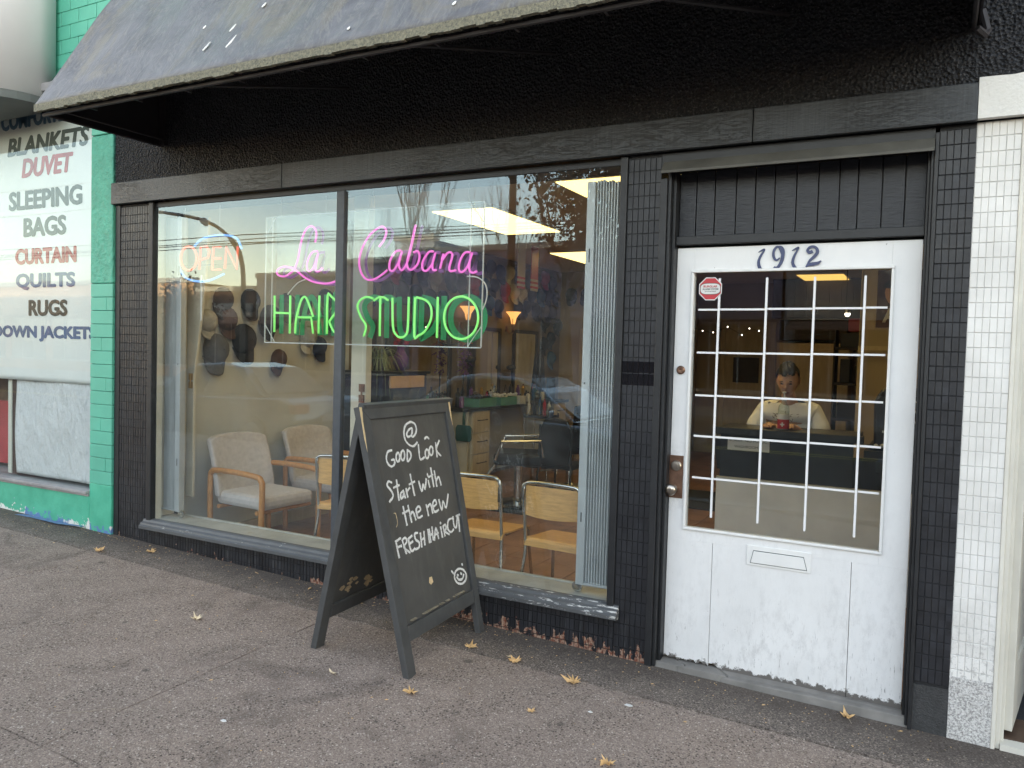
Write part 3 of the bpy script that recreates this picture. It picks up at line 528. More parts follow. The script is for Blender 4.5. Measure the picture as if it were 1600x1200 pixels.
backing(-4.10, -3.786, -.1, 2.486, 'tile_grout', shop); tile_field(-4.10, -3.787, .05, ZT, 'black_tile', shop, False)
backing(-3.7859, -.237, -.15, .187, 'tile_grout', shop); tile_field(-3.787, -.236, -.12, .188, 'black_tile', shop, False)
backing(-.236, -.0655, -.15, 2.486, 'tile_grout', shop); tile_field(-.235, -.066, -.12, ZT, 'black_tile', shop, False)
for q_ in range(12):
    c_, r_ = q_ % 6, q_ // 6; xq = -.235 + c_ * .0281; box('bare_tile', 'gloss_tile', xq + .001, xq + .0265, -.0025, -.0012, 1.355 + r_ * .061, 1.4125 + r_ * .061, shop, bevel=.0008)
backing(1.122, 1.2543, .13, 2.486, 'tile_grout', shop); tile_field(1.122, 1.2545, .14, ZT, 'black_tile', shop, True)
box('plaster_foot', 'black_plaster', 1.122, 1.2543, -.002, .034, -.12, .1385, shop)
# end stile by the green wall
box('edge_board', 'black_paint', -4.153, -4.101, -.006, .034, -.1, 2.484, shop, bevel=.003)
# window -------------------------------------------------------------
win = box('window_frame', 'black_paint', -3.7865, -3.742, -.012, .034, .19, 2.484, shop, bevel=.004)
f = MB(); f.box(-.275, -.2365, -.012, .034, .19, 2.484); f.box(-3.7415, -.2755, .010, .06, 2.446, 2.484); f.build('frame_side', 'black_paint', win, bevel=.004)
box('mullion', 'chipped_mullion', -2.089, -2.030, -.008, .034, .232, 2.445, win, bevel=.005)
gl = MB(); gl.box(-3.7415, -2.0895, .0125, .0185, .225, 2.4455); gl.build('pane', 'window_glass', win)
gl = MB(); gl.box(-2.0295, -.2757, .0125, .0185, .225, 2.4455); gl.build('pane', 'window_glass', win)
s = MB()   # moulded sill
s.prism([(-.052, .176), (-.052, .196), (-.040, .204), (-.036, .214), (-.018, .222), (-.010, .236), (.010, .241), (.032, .241), (.032, .170), (-.02, .170)], (-3.81, 0, 0), (0, 1, 0), (0, 0, 1), (3.60, 0, 0))
s.build('sill', 'peeling_sill', win)
box('inner_ledge', 'grey_ledge', -3.80, -.2755, .0325, .235, .205, .236, win, bevel=.003)
box('ledge_nosing', 'grey_ledge', -3.741, -.2755, .2355, .26, .18, .243, win, bevel=.004)
box('reveal', 'cream_jamb', -3.7434, -3.738, .0345, .080, .237, 2.445, win)
box('reveal_back', 'cream_jamb', -3.8115, -3.801, .081, .24, .237, 2.445, win)
box('reveal', 'cream_jamb', -.274, -.258, .035, .24, .237, 2.445, win)
box('inner_post', 'cream_jamb', -2.206, -2.085, .30, .36, FZ0, 2.48, win, bevel=.004)
h = MB()
for zc in (1.22, 1.15): h.box(-2.13, -2.09, .288, .299, zc, zc + .05)
h.cyl((-2.11, .292, 1.15), (-2.11, .292, 1.27), .006); h.build('hinge', 'old_brass', win)
# doorway ------------------------------------------------------------
df = MB()
df.box(-.0648, -.030, -.018, .12, -.05, 2.36); df.box(-.0298, -.014, -.004, .12, -.03, 2.40); df.box(-.0138, .0015, .03, .12, -.02, 2.40)
df.box(1.0822, 1.094, .03, .12, -.04, 2.40); df.box(1.0942, 1.106, -.004, .12, -.05, 2.40); df.box(1.1062, 1.1218, -.018, .12, -.06, 2.46)
dfr = df.build('door_frame', 'black_paint', shop, bevel=.003)
box('head_board', 'black_paint', -.0645, 1.106, .0, .12, 2.405, 2.484, shop)
box('transom_rail', 'black_paint', .0017, 1.082, .052, .125, 2.046, 2.088, shop, bevel=.003)
xs = [.0017, .085, .175, .276, .365, .453, .549, .644, .733, .810, .908, .999, 1.082]
for i in range(12): box('plank', 'black_plank', xs[i] + .002, xs[i + 1] - .002, .090 + random.uniform(-.002, .002), .112, 2.0885, 2.403, shop, bevel=.002)
box('door_stop', 'black_paint_deep', -.0, 1.085, .1255, .14, 2.02, 2.12, shop)
box('plank_backing', 'black_paint_deep', .0017, 1.082, .113, .125, 2.0885, 2.403, shop)
fl = MB(); fl.prism([(-.062, 2.376), (-.062, 2.388), (-.0185, 2.437), (-.0185, 2.425), (-.052, 2.376)], (-.050, 0, 0), (0, 1, 0), (0, 0, 1), (1.156, 0, 0)); fl.build('drip_cap', 'flashing', shop)
# step: three cracked pieces
def cracked(xa, xb, s1, s2):
    rr = random.Random(s1); n = 6
    L = [(xa + (rr.uniform(-.012, .012) if s1 else 0) + .03 * math.sin(i * 1.1) * bool(s1), .015 + .105 * i / n) for i in range(n + 1)]
    rr = random.Random(s2); R_ = [(xb + (rr.uniform(-.012, .012) if s2 else 0) + .03 * math.sin(i * 1.1) * bool(s2), .015 + .105 * i / n) for i in range(n + 1)]
    poly = [(p[0] + (.003 if s1 else 0), p[1]) for p in L] + [(p[0] - (.003 if s2 else 0), p[1]) for p in reversed(R_)]
    b = MB(); n = len(poly); t = [(x, y, -.008 - .012 * (x > .3) - .1 * max(0, .03 - y)) for x, y in poly]
    b.add(t + [(x, y - .018, -.13) for x, y in poly], [tuple(range(n))] + [(i, (i + 1) % n, n + (i + 1) % n, n + i) for i in range(n)])
    return b.build('step_piece', 'concrete_step', step, bevel=.004)
step = thing('door_step', 'worn concrete step cracked into pieces under the white door', 'doorstep', (.55, .06, -.05))
cracked(-.028, .10, 0, 3); cracked(.10, .30, 3, 5); cracked(.30, 1.12, 5, 0)
# the door -----------------------------------------------------------
door = thing('shop_door', 'white painted wooden door with large glazed upper half, taped glazing bars and mail slot', 'door', (.54, .1, 0))
Y0, Y1 = .082, .122
def wavyboard(x0, x1, z0, z1, seed, chip=0):
    return MB().box(x0, x1, Y0, Y1, z0, z1)
leaf = MB()
leaf.box(.004, .091, Y0, Y1, .600, 2.034); leaf.box(.962, 1.078, Y0, Y1, .600, 2.034); leaf.box(.0915, .9615, Y0, Y1, 1.915, 2.034); leaf.box(.0915, .9615, Y0, Y1, .600, .663)
# ragged foot on the three lower boards
def foot(xa, xb, seed):
    rr = random.Random(seed); n = 26; P = [(xa, .5995)]
    for i in range(n + 1): P.append((xa + (xb - xa) * i / n, -.006 - .024 * (xa + (xb - xa) * i / n > .3) + rr.uniform(0, .016)))
    P.append((xb, .5995)); leaf.prism(P, (0, Y0, 0), (1, 0, 0), (0, 0, 1), (0, Y1 - Y0, 0))
foot(.004, .2275, 1); foot(.2300, .8515, 2); foot(.8540, 1.078, 3)
leaf.build('door_leaf', 'white_door', door)
bd = MB(); w_ = .013
for (x0, x1, z0, z1) in ((.078, .975, 1.912, 1.926), (.078, .975, .652, .666), (.078, .092, .666, 1.912), (.961, .975, .666, 1.912)): bd.box(x0, x1, Y0 - .011, Y0 - .0005, z0, z1)
bd.build('glazing_bead', 'white_bead', door, bevel=.004)
box('pane', 'door_glass', .0918, .9612, .100, .105, .6635, 1.9145, door)
for xv in (.212, .433, .645, .857): box('glazing_bar', 'muntin_white', xv - .005, xv + .005, .0925, .0995, .722 - .01 * (xv > .5), 1.885, door)
for zv in (1.739, 1.530, 1.321, 1.121, .916):
    b = MB()
    for xa, xb in ((.1125, .2055), (.2185, .4265), (.4395, .6385), (.6515, .8505), (.8635, .950)): b.box(xa, xb, .0935, .0995, zv - .0045 + (xa - .5) * .012, zv + .0045 + (xa - .5) * .012)
    b.build('glazing_bar', 'muntin_white', door)
lk = box('lock_plate', 'old_brass', -.004, .071, Y0 - .004, Y0 - .0005, .802, 1.014, door, bevel=.002)
kn = MB().lathe([(.022, 0), (.022, .008), (.013, .012), (.013, .028), (.026, .034), (.029, .045), (.025, .057), (.008, .06)], (.024, Y0 - .0042, .848), 20, (0, -1, 0)); kn.build('knob', 'nickel', door, smooth=True)
kn = MB().lathe([(.026, 0), (.026, .010), (.022, .014), (.012, .015), (.012, .018), (.002, .018)], (.037, Y0 - .0042, .964), 20, (0, -1, 0)); kn.build('deadbolt', 'nickel', door)
kn = MB().lathe([(.021, 0), (.021, .007), (.016, .011), (.008, .011), (.002, .010)], (.041, Y0 - .0005, 1.437), 20, (0, -1, 0)); kn.build('lock_cylinder', 'old_brass', door)
ms = MB(); ms.box(.392, .682, Y0 - .005, Y0 - .0005, .522, .618); mso = ms.build('mail_slot', 'white_bead', door, bevel=.003)
MB().prism([(.412, .536), (.425, .592), (.648, .592), (.664, .536)], (0, Y0 - .010, 0), (1, 0, 0), (0, 0, 1), (0, .0048, 0)).build('flap', 'white_bead', mso, bevel=.0015)
MB().prism([(.409, .533), (.423, .5955), (.650, .5955), (.667, .533)], (0, Y0 - .0058, 0), (1, 0, 0), (0, 0, 1), (0, .0006, 0)).build('flap_gap', 'ink_dark', mso)
# 1912
for st in ([0], [1, 2], [3], [4, 5]):
    b = MB()
    for q in st:
        pts = DIGITS[q]; sp = smooth_path(pts, 4); b.ribbon([(p[0], p[1]) for p in sp], [max(.003, p[2] * 1.3) for p in sp], (0, Y0 - .0006 - .0006 * q, 0), (1, 0, 0), (0, 0, 1), (0, -.005, 0))
    b.build('numeral', 'blue_number', door)
# alarm sticker
cx, cz, rr_ = .169, 1.835, .057
oct_ = lambda r: [(cx + r * math.cos(math.pi / 8 + i * math.pi / 4), cz + r * math.sin(math.pi / 8 + i * math.pi / 4)) for i in range(8)]
st = MB().prism(oct_(.060), (0, .0915, 0), (1, 0, 0), (0, 0, 1), (0, -.0008, 0)).build('alarm_sticker', 'white_plastic', door)
MB().prism(oct_(.055), (0, .0906, 0), (1, 0, 0), (0, 0, 1), (0, -.0005, 0)).build('red_field', 'red_plastic', st)
oval = lambda a_, b_: [(cx + a_ * math.copysign(abs(math.cos(t)) ** .6, math.cos(t)), cz + b_ * math.copysign(abs(math.sin(t)) ** .6, math.sin(t))) for t in [i * math.pi / 12 for i in range(24)]]
MB().prism(oval(.050, .028), (0, .0900, 0), (1, 0, 0), (0, 0, 1), (0, -.0004, 0)).build('oval', 'ink_dark', st)
MB().prism(oval(.0475, .0255), (0, .0895, 0), (1, 0, 0), (0, 0, 1), (0, -.0004, 0)).build('oval_field', 'white_plastic', st)
text_obj('print', 'BURGLAR', 'ink_red', st, (0, .0890, 0), (1, 0, 0), (0, 0, 1), cx - .034, cx + .034, cz + .006, cz + .017, .03, .0003)
text_obj('print', 'ALARM SYSTEM', 'ink_dark', st, (0, .0890, 0), (1, 0, 0), (0, 0, 1), cx - .038, cx + .038, cz - .006, cz + .003, .02, .0003)
text_obj('print', 'protected', 'ink_dark', st, (0, .0890, 0), (1, 0, 0), (0, 0, 1), cx - .026, cx + .026, cz - .017, cz - .009, .01, .0003)

# ------------------------------------------------------------ awning
AX0, AX1, AY, AZ = -3.67, 1.245, -.88, 2.862; TZ = 4.33
aw = thing('awning', 'weathered dark grey sloping awning with frayed pale hem over the shop front', 'awning', (-1.2, -.44, 2.86))
from mathutils import noise as mnoise
b = MB(); NX, NZ = 160, 30; vs = []; fs = []
for j in range(NZ + 1):
    for i in range(NX + 1):
        t = j / NZ; x = AX0 + (AX1 - AX0) * i / NX; sag = min(1, t * 6) * .02 * mnoise.noise(Vector((x * 1.6, t * 2.0, 3))) + min(1, t * 6) * .009 * mnoise.noise(Vector((x * 6, t * 3, 1))) + .012 * math.sin(i * .34) * math.sin(math.pi * t)
        vs.append((x, AY + t * (.866) + sag * .6, AZ + .035 + t * (TZ - AZ - .035) - sag))
for j in range(NZ):
    for i in range(NX): a_ = j * (NX + 1) + i; fs.append((a_, a_ + 1, a_ + NX + 2, a_ + NX + 1))
b.add(vs, fs); mem = b.build('membrane', 'awning_membrane', aw, smooth=True)
mod = mem.modifiers.new('th', 'SOLIDIFY'); mod.thickness = .006; mod.offset = 1
b = MB(); rr = random.Random(3)
for i in range(120):
    xa = AX0 + (AX1 - AX0) * i / 120; xb = AX0 + (AX1 - AX0) * (i + 1) / 120; dz = rr.uniform(-.004, .004)
    b.box(xa, xb, AY - .010 + .002 * math.sin(i * .4), AY + .014, AZ - .004 + dz, AZ + .037)
b.build('hem', 'awning_hem', aw, fix=False)
for xe, nm in ((AX0, 'left'), (AX1, 'right')):
    b = MB(); b.prism([(AY + .02, AZ), (-.013, AZ + .005), (-.013, TZ - .03)], (xe - .004, 0, 0), (0, 1, 0), (0, 0, 1), (.008, 0, 0)); b.build('end_panel', 'awning_inside', aw)
tb = lambda a_, c_, r=.011, nm='frame_rail': MB().tube([a_, c_], r, 6).build(nm, 'awning_frame', aw)
tb((AX0 + .01, AY + .045, AZ - .012), (AX1 - .01, AY + .045, AZ - .012), .012); tb((AX0 + .01, AY + .11, AZ + .02), (AX1 - .01, AY + .11, AZ + .02), .008)
tb((AX0 + .018, AY + .04, AZ - .008), (AX0 + .018, -.02, AZ + .0), .010); tb((AX1 - .02, AY + .04, AZ - .008), (AX1 - .02, -.02, AZ), .010); tb((AX0 + .055, AY + .05, AZ + .03), (AX0 + .055, -.02, AZ + .035), .008)
for xx in (-2.35, -1.0, .15): tb((xx, AY + .05, AZ - .005), (xx + .35, -.02, AZ + .18), .009, 'support_arm')
for xx in [AX0 + .4 * i for i in range(1, 13)]: MB().box(xx, xx + .012, AY + .045, AY + .12, AZ - .01, AZ + .025).build('bracket', 'awning_frame', aw)
box('wall_post', 'awning_frame', AX0 + .01, AX0 + .06, -.035, -.0125, AZ + .0, 4.2, aw)
MB().tube([(AX1 - .01, -.10, AZ - .03), (AX1 + .02, -.07, AZ - .05), (AX1 + .03, -.03, AZ - .02), (AX1 + .01, -.013, AZ + .07)], .014, 6).build('hook', 'awning_frame', aw)
sl = Vector((0, .866, TZ - AZ - .035)).normalized(); nn = Vector((0, -sl.z, sl.y))
rr = random.Random(5)
for (x, t, l) in ((-2.62, .30, .075), (-2.33, .10, .06), (-2.20, .17, .05), (-2.15, .09, .085), (-2.05, .26, .03), (-3.2, .36, .02), (-1.55, .33, .025), (-.75, .06, .02), (-1.32, .05, .015), (-2.45, .22, .02)):
    p = Vector((x, AY + .866 * t, AZ + .035 + (TZ - AZ - .035) * t)) + nn * .0085
    MB().ribbon([(0, 0), (l * .15, l * .4), (l * .3, l)], [.010, .018, .006], p, (1, 0, 0), sl, nn * .003).build('bird_dropping', 'bird_dropping', aw)

# ================================================================== RIGHT NEIGHBOUR
rn = thing('white_neighbour_shop', 'white tiled shop front at the right edge with its door standing open', 'shop building', (3.0, .5, 0))
box('masonry', 'white_grout', 1.2550, 1.4117, .035, .30, -.15, 2.49, rn); backing(1.2547, 1.4117, .13, 2.488, 'white_grout', rn, .0024)
tile_field(1.2555, 1.412, .20, ZT + .02, 'white_tile', rn, True); box('plaster_foot', 'white_plaster', 1.2552, 1.4117, -.003, .034, -.12, .200, rn)
b = MB(); rr = random.Random(9); top = [(1.254 + .06 * i, 2.655 + rr.uniform(-.004, .006)) for i in range(80)]
b.prism([(1.2545, 2.492)] + top + [(top[-1][0], 2.492)], (0, -.046, 0), (1, 0, 0), (0, 0, 1), (0, .034, 0)); b.build('beam', 'white_stucco_beam', rn)
b = MB(); b.box(1.412, 1.428, -.006, .13, -.07, 2.488); b.box(1.4283, 1.446, .012, .13, -.07, 2.488); b.box(1.4463, 1.462, .05, .13, -.07, 2.488); b.build('door_frame', 'cream_frame', rn, bevel=.003)
box('frame_right', 'cream_frame', 2.42, 2.50, -.005, .13, -.07, 2.488, rn); box('side_wall', 'white_tile', 2.5005, 6, -.005, .3, -.15, 2.488, rn)
box('threshold', 'cream_frame', 1.447, 2.42, .0, .07, -.10, -.045, rn)
box('inner_wall', 'black_laminate', 1.33, 1.40, .31, 9.2, -.1, 2.9, rn); box('inner_back', 'black_laminate', 1.401, 6, 5.0, 5.1, -.1, 2.9, rn); box('inner_side', 'black_laminate', 5.9, 6.0, .31, 5, -.1, 2.9, rn)
box('inner_ceiling', 'dark_wood', 1.401, 6, .36, 5, 2.7, 2.8, rn)
box('carpet', 'dark_carpet', 1.40, 6, .31, 5, -.11, -.040, kind='structure'); box('entry_boards', 'brown_threshold', 1.447, 2.42, .071, .309, -.12, -.042, kind='structure')
dd = Vector((.165, .985, 0)).normalized(); nn2 = Vector((-dd.y, dd.x, 0)); hp = Vector((1.474, .10, 0))
od = thing('open_door', 'white half glazed door swung inward at the right edge', 'door', (1.474, .10, -.03))
def dbox(a0, a1, z0, z1, nm, m, off=0, th=.02):
    c = hp + dd * ((a0 + a1) / 2) + nn2 * off; c.z = (z0 + z1) / 2; return MB().obox(c, dd * (a1 - a0) / 2, nn2 * th, (0, 0, (z1 - z0) / 2)).build(nm, m, od, bevel=.002)
dbox(0, .10, -.02, 2.03, 'stile', 'cream_frame'); dbox(.76, .86, -.02, 2.03, 'stile', 'cream_frame'); dbox(.101, .759, -.02, .25, 'rail', 'cream_frame'); dbox(.101, .759, .90, 1.0, 'rail', 'cream_frame'); dbox(.101, .759, 1.9, 2.03, 'rail', 'cream_frame')
dbox(.101, .759, .2505, .899, 'panel', 'cream_frame', 0, .010); dbox(.101, .759, 1.001, 1.899, 'pane', 'car_glass', 0, .004)
k1 = hp + dd * .80 + nn2 * .02; MB().lathe([(.02, 0), (.012, .02), (.026, .04), (.024, .06), (.006, .065)], (k1.x, k1.y, .95), 14, tuple(nn2)).build('knob', 'chrome', od, smooth=True)
MB().tube([(k1.x, k1.y, .30), tuple(Vector((k1.x, k1.y, .28)) + nn2 * .06), tuple(Vector((k1.x, k1.y, .20)) + nn2 * .07)], .012, 6).build('door_stop', 'chrome', od)

# ================================================================== LEFT NEIGHBOUR
ln = thing('green_neighbour_shop', 'mint green painted block shop front left of the black one', 'shop building', (-6.5, .5, 0))
GX0, GX1, GY = -4.41, -4.156, -.022
box('masonry', 'green_paint', -4.405, -4.1565, .02, .35, -.1, 12.2, ln); box('base_wall', 'green_base', -9, -4.411, GY, .35, -.1, .333, ln, bevel=.006)  # masonry extended out of view to help shade the street
box('pillar_foot', 'green_base', GX0, GX1 - .0002, GY - .001, .0195, -.1, .437, ln, bevel=.006)
rr = random.Random(11); z = .4385; r = 0
while z < 1.90:                                      # courses of small blocks
    sp = -4.283 + (.055 if r % 2 else 0); cut = r % 3 != 1
    for xa, xb in (((GX0, sp), (sp, GX1)) if not cut else ((GX0, GX1),)):
        box('block', 'green_paint', xa + .0015, xb - .0015, GY + rr.uniform(-.001, .001), .0195, z, z + .096, ln, bevel=.003)
    z += .099; r += 1
box('rough_panel', 'green_rough', GX0, GX1 - .002, GY - .003, .0195, z, 3.00, ln, bevel=.008)
box('cap_block', 'green_paint', GX0, GX1 - .002, GY - .002, .0195, 3.006, 3.36, ln, bevel=.005)
for r in range(9):                                   # upper wall blocks
    z = 3.445 + r * .104; n = 0; x = -4.158 - (.1 if r % 2 else 0)
    while x > -4.95:
        box('block', 'green_paint', max(x - .205, -4.95) + .0015, x - .0015, GY + rr.uniform(-.001, .001), .0195, z, z + .1015, ln, bevel=.003); x -= .208
    if r % 2: box('block', 'green_paint', -4.2565, -4.1595, GY, .0195, z, z + .1015, ln, bevel=.003)
box('wall_core', 'green_paint', -9, -4.4055, .02, .35, 3.44, 12.2, ln)  # core carried up out of view to block the low sun
box('ledge', 'dark_wood', -5.3, -4.16, -.10, .019, 3.385, 3.43, ln, bevel=.004); box('ledge_trim', 'grey_sill', -5.3, -4.4, -.16, -.101, 3.34, 3.40, ln, bevel=.004)
for r in range(8):
    for c in range(2): box('brick', 'tan_brick', -5.27 + c * .16, -5.115 + c * .16, -.045, -.024, 3.445 + r * .104, 3.543 + r * .104, ln, bevel=.003)
w2 = MB(); w2.box(-9, -4.4107, .02, .07, 3.34, 3.42); w2.box(-9, -4.4107, -.035, .05, .334, .352); w2.box(-9, -4.4107, -.052, .05, .353, .375)
w2.box(-4.4255, -4.4107, .0, .05, .376, 3.339); wf = w2.build('window_frame', 'grey_sill', ln, bevel=.003)
box('pane', 'banner_glass', -8.9, -4.4258, .018, .023, .376, 3.339, wf)
box('post', 'brown_post', -5.63, -5.51, .115, .17, .376, 3.3, ln); box('trim', 'cream_frame', -5.685, -5.635, .11, .17, .376, 3.3, ln)
box('window_back', 'tan_brick', -9, -4.44, .5, .55, .2, 3.4, ln); box('curtain_red', 'ink_red', -6.5, -5.68, .3, .33, .4, .95, ln)
box('window_floor', 'grey_sill', -9, -4.4107, .08, .49, .30, .36, ln)
# banner: a rippled sheet
def sheet(name, m, x0, x1, z0, z1, y, amp, fx, fz, seed, lab, cat, n=(40, 60)):
    b = MB(); vs = []; fs = []; NX, NZ = n
    for j in range(NZ + 1):
        for i in range(NX + 1):
            u = i / NX; v = j / NZ; yy = y + amp * (math.sin(v * fz + seed + 1.3 * math.sin(u * 3 + seed)) * .6 + math.sin(u * fx + v * 4 + seed) * .4)
            vs.append((x0 + (x1 - x0) * u, yy, z0 + (z1 - z0) * v))
    for j in range(NZ):
        for i in range(NX): a_ = j * (NX + 1) + i; fs.append((a_, a_ + 1, a_ + NX + 2, a_ + NX + 1))
    b.add(vs, fs); o = b.build(name, m, None, smooth=True, label=lab, cat=cat); md = o.modifiers.new('t', 'SOLIDIFY'); md.thickness = .002; return o
ban = sheet('banner', 'white_vinyl', -7.2, -4.432, 1.165, 3.31, .075, .0012, 7, 60, 1, 'white vinyl banner listing bedding goods behind the glass of the green shop', 'banner')
sheet('cloth', 'white_cloth', -5.55, -4.435, .39, 1.22, .100, .014, 9, 5, 2, 'white cloth hung behind the glass below the banner', 'cloth', (40, 30))
for txt, m, xa, xb, zb, zt, sh in (('COMFORTERS', 'ink_steel', -5.722, -4.72, 3.20, 3.34, 0), ('BLANKETS', 'ink_dark', -5.631, -4.585, 2.985, 3.125, .18), ('DUVET', 'ink_red', -5.435, -4.779, 2.800, 2.945, .18),
        ('SLEEPING', 'ink_dark', -5.611, -4.666, 2.545, 2.69, 0), ('BAGS', 'ink_dark', -5.407, -4.862, 2.325, 2.47, 0), ('CURTAIN', 'ink_red', -5.52, -4.733, 2.105, 2.225, 0),
        ('QUILTS', 'ink_blue', -5.51, -4.747, 1.898, 2.025, 0), ('RUGS', 'ink_black', -5.334, -4.841, 1.69, 1.812, 0), ('DOWN JACKETS', 'ink_blue', -5.827, -4.486, 1.486, 1.604, 0)):
    text_obj('lettering', txt, m, ban, (0, .0732, 0), (1, 0, 0), (0, 0, 1), xa, xb, zb, zt, .012, .0005, sh, .0085)
# projecting white sign with rounded end
sg = thing('projecting_sign', 'large white rounded sign box with a green stroke projecting above the green shop', 'sign', (-6.0, -.3, 3.3))
pf = [(-9, -.02), (-9, -.62), (-5.25, -.62)] + [(-5.25 + .45 * math.sin(t), -.17 - .45 * math.cos(t)) for t in [math.pi / 2 * i / 8 for i in range(1, 9)]] + [(-4.80, -.05)]
b = MB(); b.prism(pf, (0, 0, 3.30), (1, 0, 0), (0, 1, 0), (0, 0, 1.5)); b.build('sign_box', 'white_sign', sg, smooth=True)
b = MB(); b.prism([(p[0] + .01 if p[0] > -9 else p[0], p[1] + .02) for p in pf], (0, 0, 3.24), (1, 0, 0), (0, 1, 0), (0, 0, .058)); b.build('soffit', 'olive_soffit', sg)
b = MB(); b.ribbon([(-5.9, 3.60), (-5.5, 3.625), (-5.2, 3.655)], .035, (0, -.6205, 0), (1, 0, 0), (0, 0, 1), (0, -.004, 0)); b.ribbon([(-5.56, 3.75), (-5.56, 3.40)], .03, (0, -.626, 0), (1, 0, 0), (0, 0, 1), (0, -.004, 0)); b.build('green_stroke', 'sign_green_stroke', sg)
# ================================================================== SALON INTERIOR
FZ = -.04
room = thing('salon_room', 'interior walls and ceiling of the hair salon seen through the window and door', 'room', (-1.3, 4.5, FZ))
box('left_wall', 'olive_wall', -3.95, -3.80, .30, 2.199, -.2, 2.8, room); box('left_wall', 'brown_wall', -3.95, -3.80, 2.20, 9.3, -.2, 2.8, room); box('right_wall', 'tan_wall', 1.21, 1.32, .36, 9.3, -.2, 2.8, room)
box('back_wall', 'tan_wall', -2.4, 1.2, 9.2, 9.3, -.2, 2.8, room); box('alcove_wall', 'tan_wall', -3.80, -2.401, 7.0, 7.1, -.2, 2.8, room); box('alcove_side', 'tan_wall', -2.4, -2.32, 7.0, 9.19, -.2, 2.8, room)
box('ceiling', 'ceiling_paint', -3.799, 1.2095, .36, 9.19, 2.70, 2.78, room)
box('wall_skirt', 'cream_wood', -3.799, -3.775, .30, 3.0, FZ, .06, room)
box('front_inner_wall', 'olive_wall', -3.799, -.0, .301, .35, 2.49, 2.69, room)
# floor with tiles
sf = box('salon_floor', 'floor_grout', -3.79, 1.2, .262, 9.19, -.12, FZ - .006, kind='structure')
TP = .305; tb_ = MB().box(0, TP - .006, 0, TP - .006, -.006, 0); ft = bpy.data.meshes.new('floor_tile'); ft.from_pydata(tb_.v, [], tb_.f); ft.materials.append(M['salon_tile'])
rest = MB(); yy = .27; j = 0
while yy + TP < 9.18:
    xx = -3.785
    while xx + TP < 1.2:
        if j < 15:
            o = bpy.data.objects.new('floor_tile', ft); COL.objects.link(o); o.parent = sf; o.location = Vector((xx, yy, FZ)) - sf.location; o.rotation_euler = (random.uniform(-.003, .003), random.uniform(-.003, .003), 0)
        else: rest.box(xx, xx + TP - .006, yy, yy + TP - .006, FZ - .006, FZ)
        xx += TP
    yy += TP; j += 1
rest.build('far_floor_tiles', 'salon_tile', sf, kind='stuff', fix=False)
tag(box('floor_mat', 'dark_carpet', -2.75, -1.9, 2.9, 3.7, FZ, FZ + .012), 'dark mat on the salon floor under the nearer barber chair', 'mat')
tag(box('floor_mat', 'dark_carpet', -1.35, -.5, 4.2, 5.3, FZ, FZ + .012), 'dark mat on the salon floor seen through the lower left of the door glass', 'mat')
# ceiling lights
GL = 'lit panels in the salon ceiling'
def panel(x0, x1, y0, y1, lab, dm='ceiling_diffuser'):
    t = thing('ceiling_light', lab, 'ceiling light', ((x0 + x1) / 2, (y0 + y1) / 2, 2.66), 0, GL)
    box('frame', 'white_laminate', x0 - .02, x1 + .02, y0 - .02, y1 + .02, 2.675, 2.6995, t); box('diffuser', dm, x0, x1, y0, y1, 2.668, 2.6745, t)
panel(-2.68, -2.10, 1.90, 3.22, 'large bright ceiling panel above the end of the pink script')
panel(-1.20, -.02, 1.20, 1.76, 'bright ceiling panel half hidden behind the top of the right folding shutter')
panel(-2.90, -2.30, 4.70, 5.95, 'bright ceiling panel deeper in the salon, below the larger one')
panel(-.60, .0, 7.78, 8.84, 'yellowish ceiling panel seen at the top of the door glass', 'yellow_diffuser')
panel(-3.2, -2.0, .38, .95, 'unseen fill panel added just inside the window, left of the mullion, above the glass')  # out of view; added to brighten the room behind the window
panel(-.6, .6, 1.45, 2.05, 'unseen fill panel added over the reception desk above the door head')  # out of view; added to light the desk and the person
panel(-.2, 1.0, 2.75, 3.35, 'unseen fill panel added behind the seated person above the door head')  # another unseen panel, added as fill for the seated person
panel(-.6, .0, 4.2, 5.4, 'unseen fill panel added above the middle of the salon hidden by the door head')  # unseen as well, added to lift the salon's brightness
# caps on the wall
def cap(mat, parent=None):
    t = thing('baseball_cap', 'cap', 'cap', (0, 0, 0))
    prof = []; b = MB(); n = 14; vs = []; fs = []; K = 7
    for i in range(K + 1):
        ph = math.pi / 2 * i / K
        for j in range(n + 1):
            th = math.pi * 2 * j / n; r = math.cos(ph)
            vs.append((.012 + .085 * math.sin(ph), .088 * r * math.cos(th), .098 * r * math.sin(th) + .01))
    for i in range(K):
        for j in range(n): a_ = i * (n + 1) + j; fs.append((a_, a_ + 1, a_ + n + 2, a_ + n + 1))
    b.add(vs, fs); b.ball((.098, 0, .01), .007, 6, 4); b.build('crown', mat, t, smooth=True)
    b = MB(); vs = []; fs = []; K = 6; n = 10
    for i in range(K + 1):
        u = i / K
        for j in range(n + 1):
            th = math.pi * j / n; w = .078 * math.cos(th); ln_ = -.055 - .095 * u * math.sin(th) ** .6
            vs.append((.035 - .035 * (w / .078) ** 2 + .028 * u, w * (1 - .08 * u), ln_ + .02 * (w / .078) ** 2 * (1 - u)))
    for i in range(K):
        for j in range(n): a_ = i * (n + 1) + j; fs.append((a_, a_ + 1, a_ + n + 2, a_ + n + 1))
    b.add(vs, fs); o = b.build('brim', mat, t, smooth=True); md = o.modifiers.new('t', 'SOLIDIFY'); md.thickness = .004
    return t
caps = {}
def put_cap(mat, loc, rz, tilt, s, lab, grp):
    src = caps.get(mat)
    if src is None: c = caps[mat] = cap(mat)
    else: c = dup(src, (0, 0, 0))
    c.location = loc; c.rotation_euler = (tilt, 0, rz); c.scale = (s, s, s); c['label'] = lab; c['group'] = grp
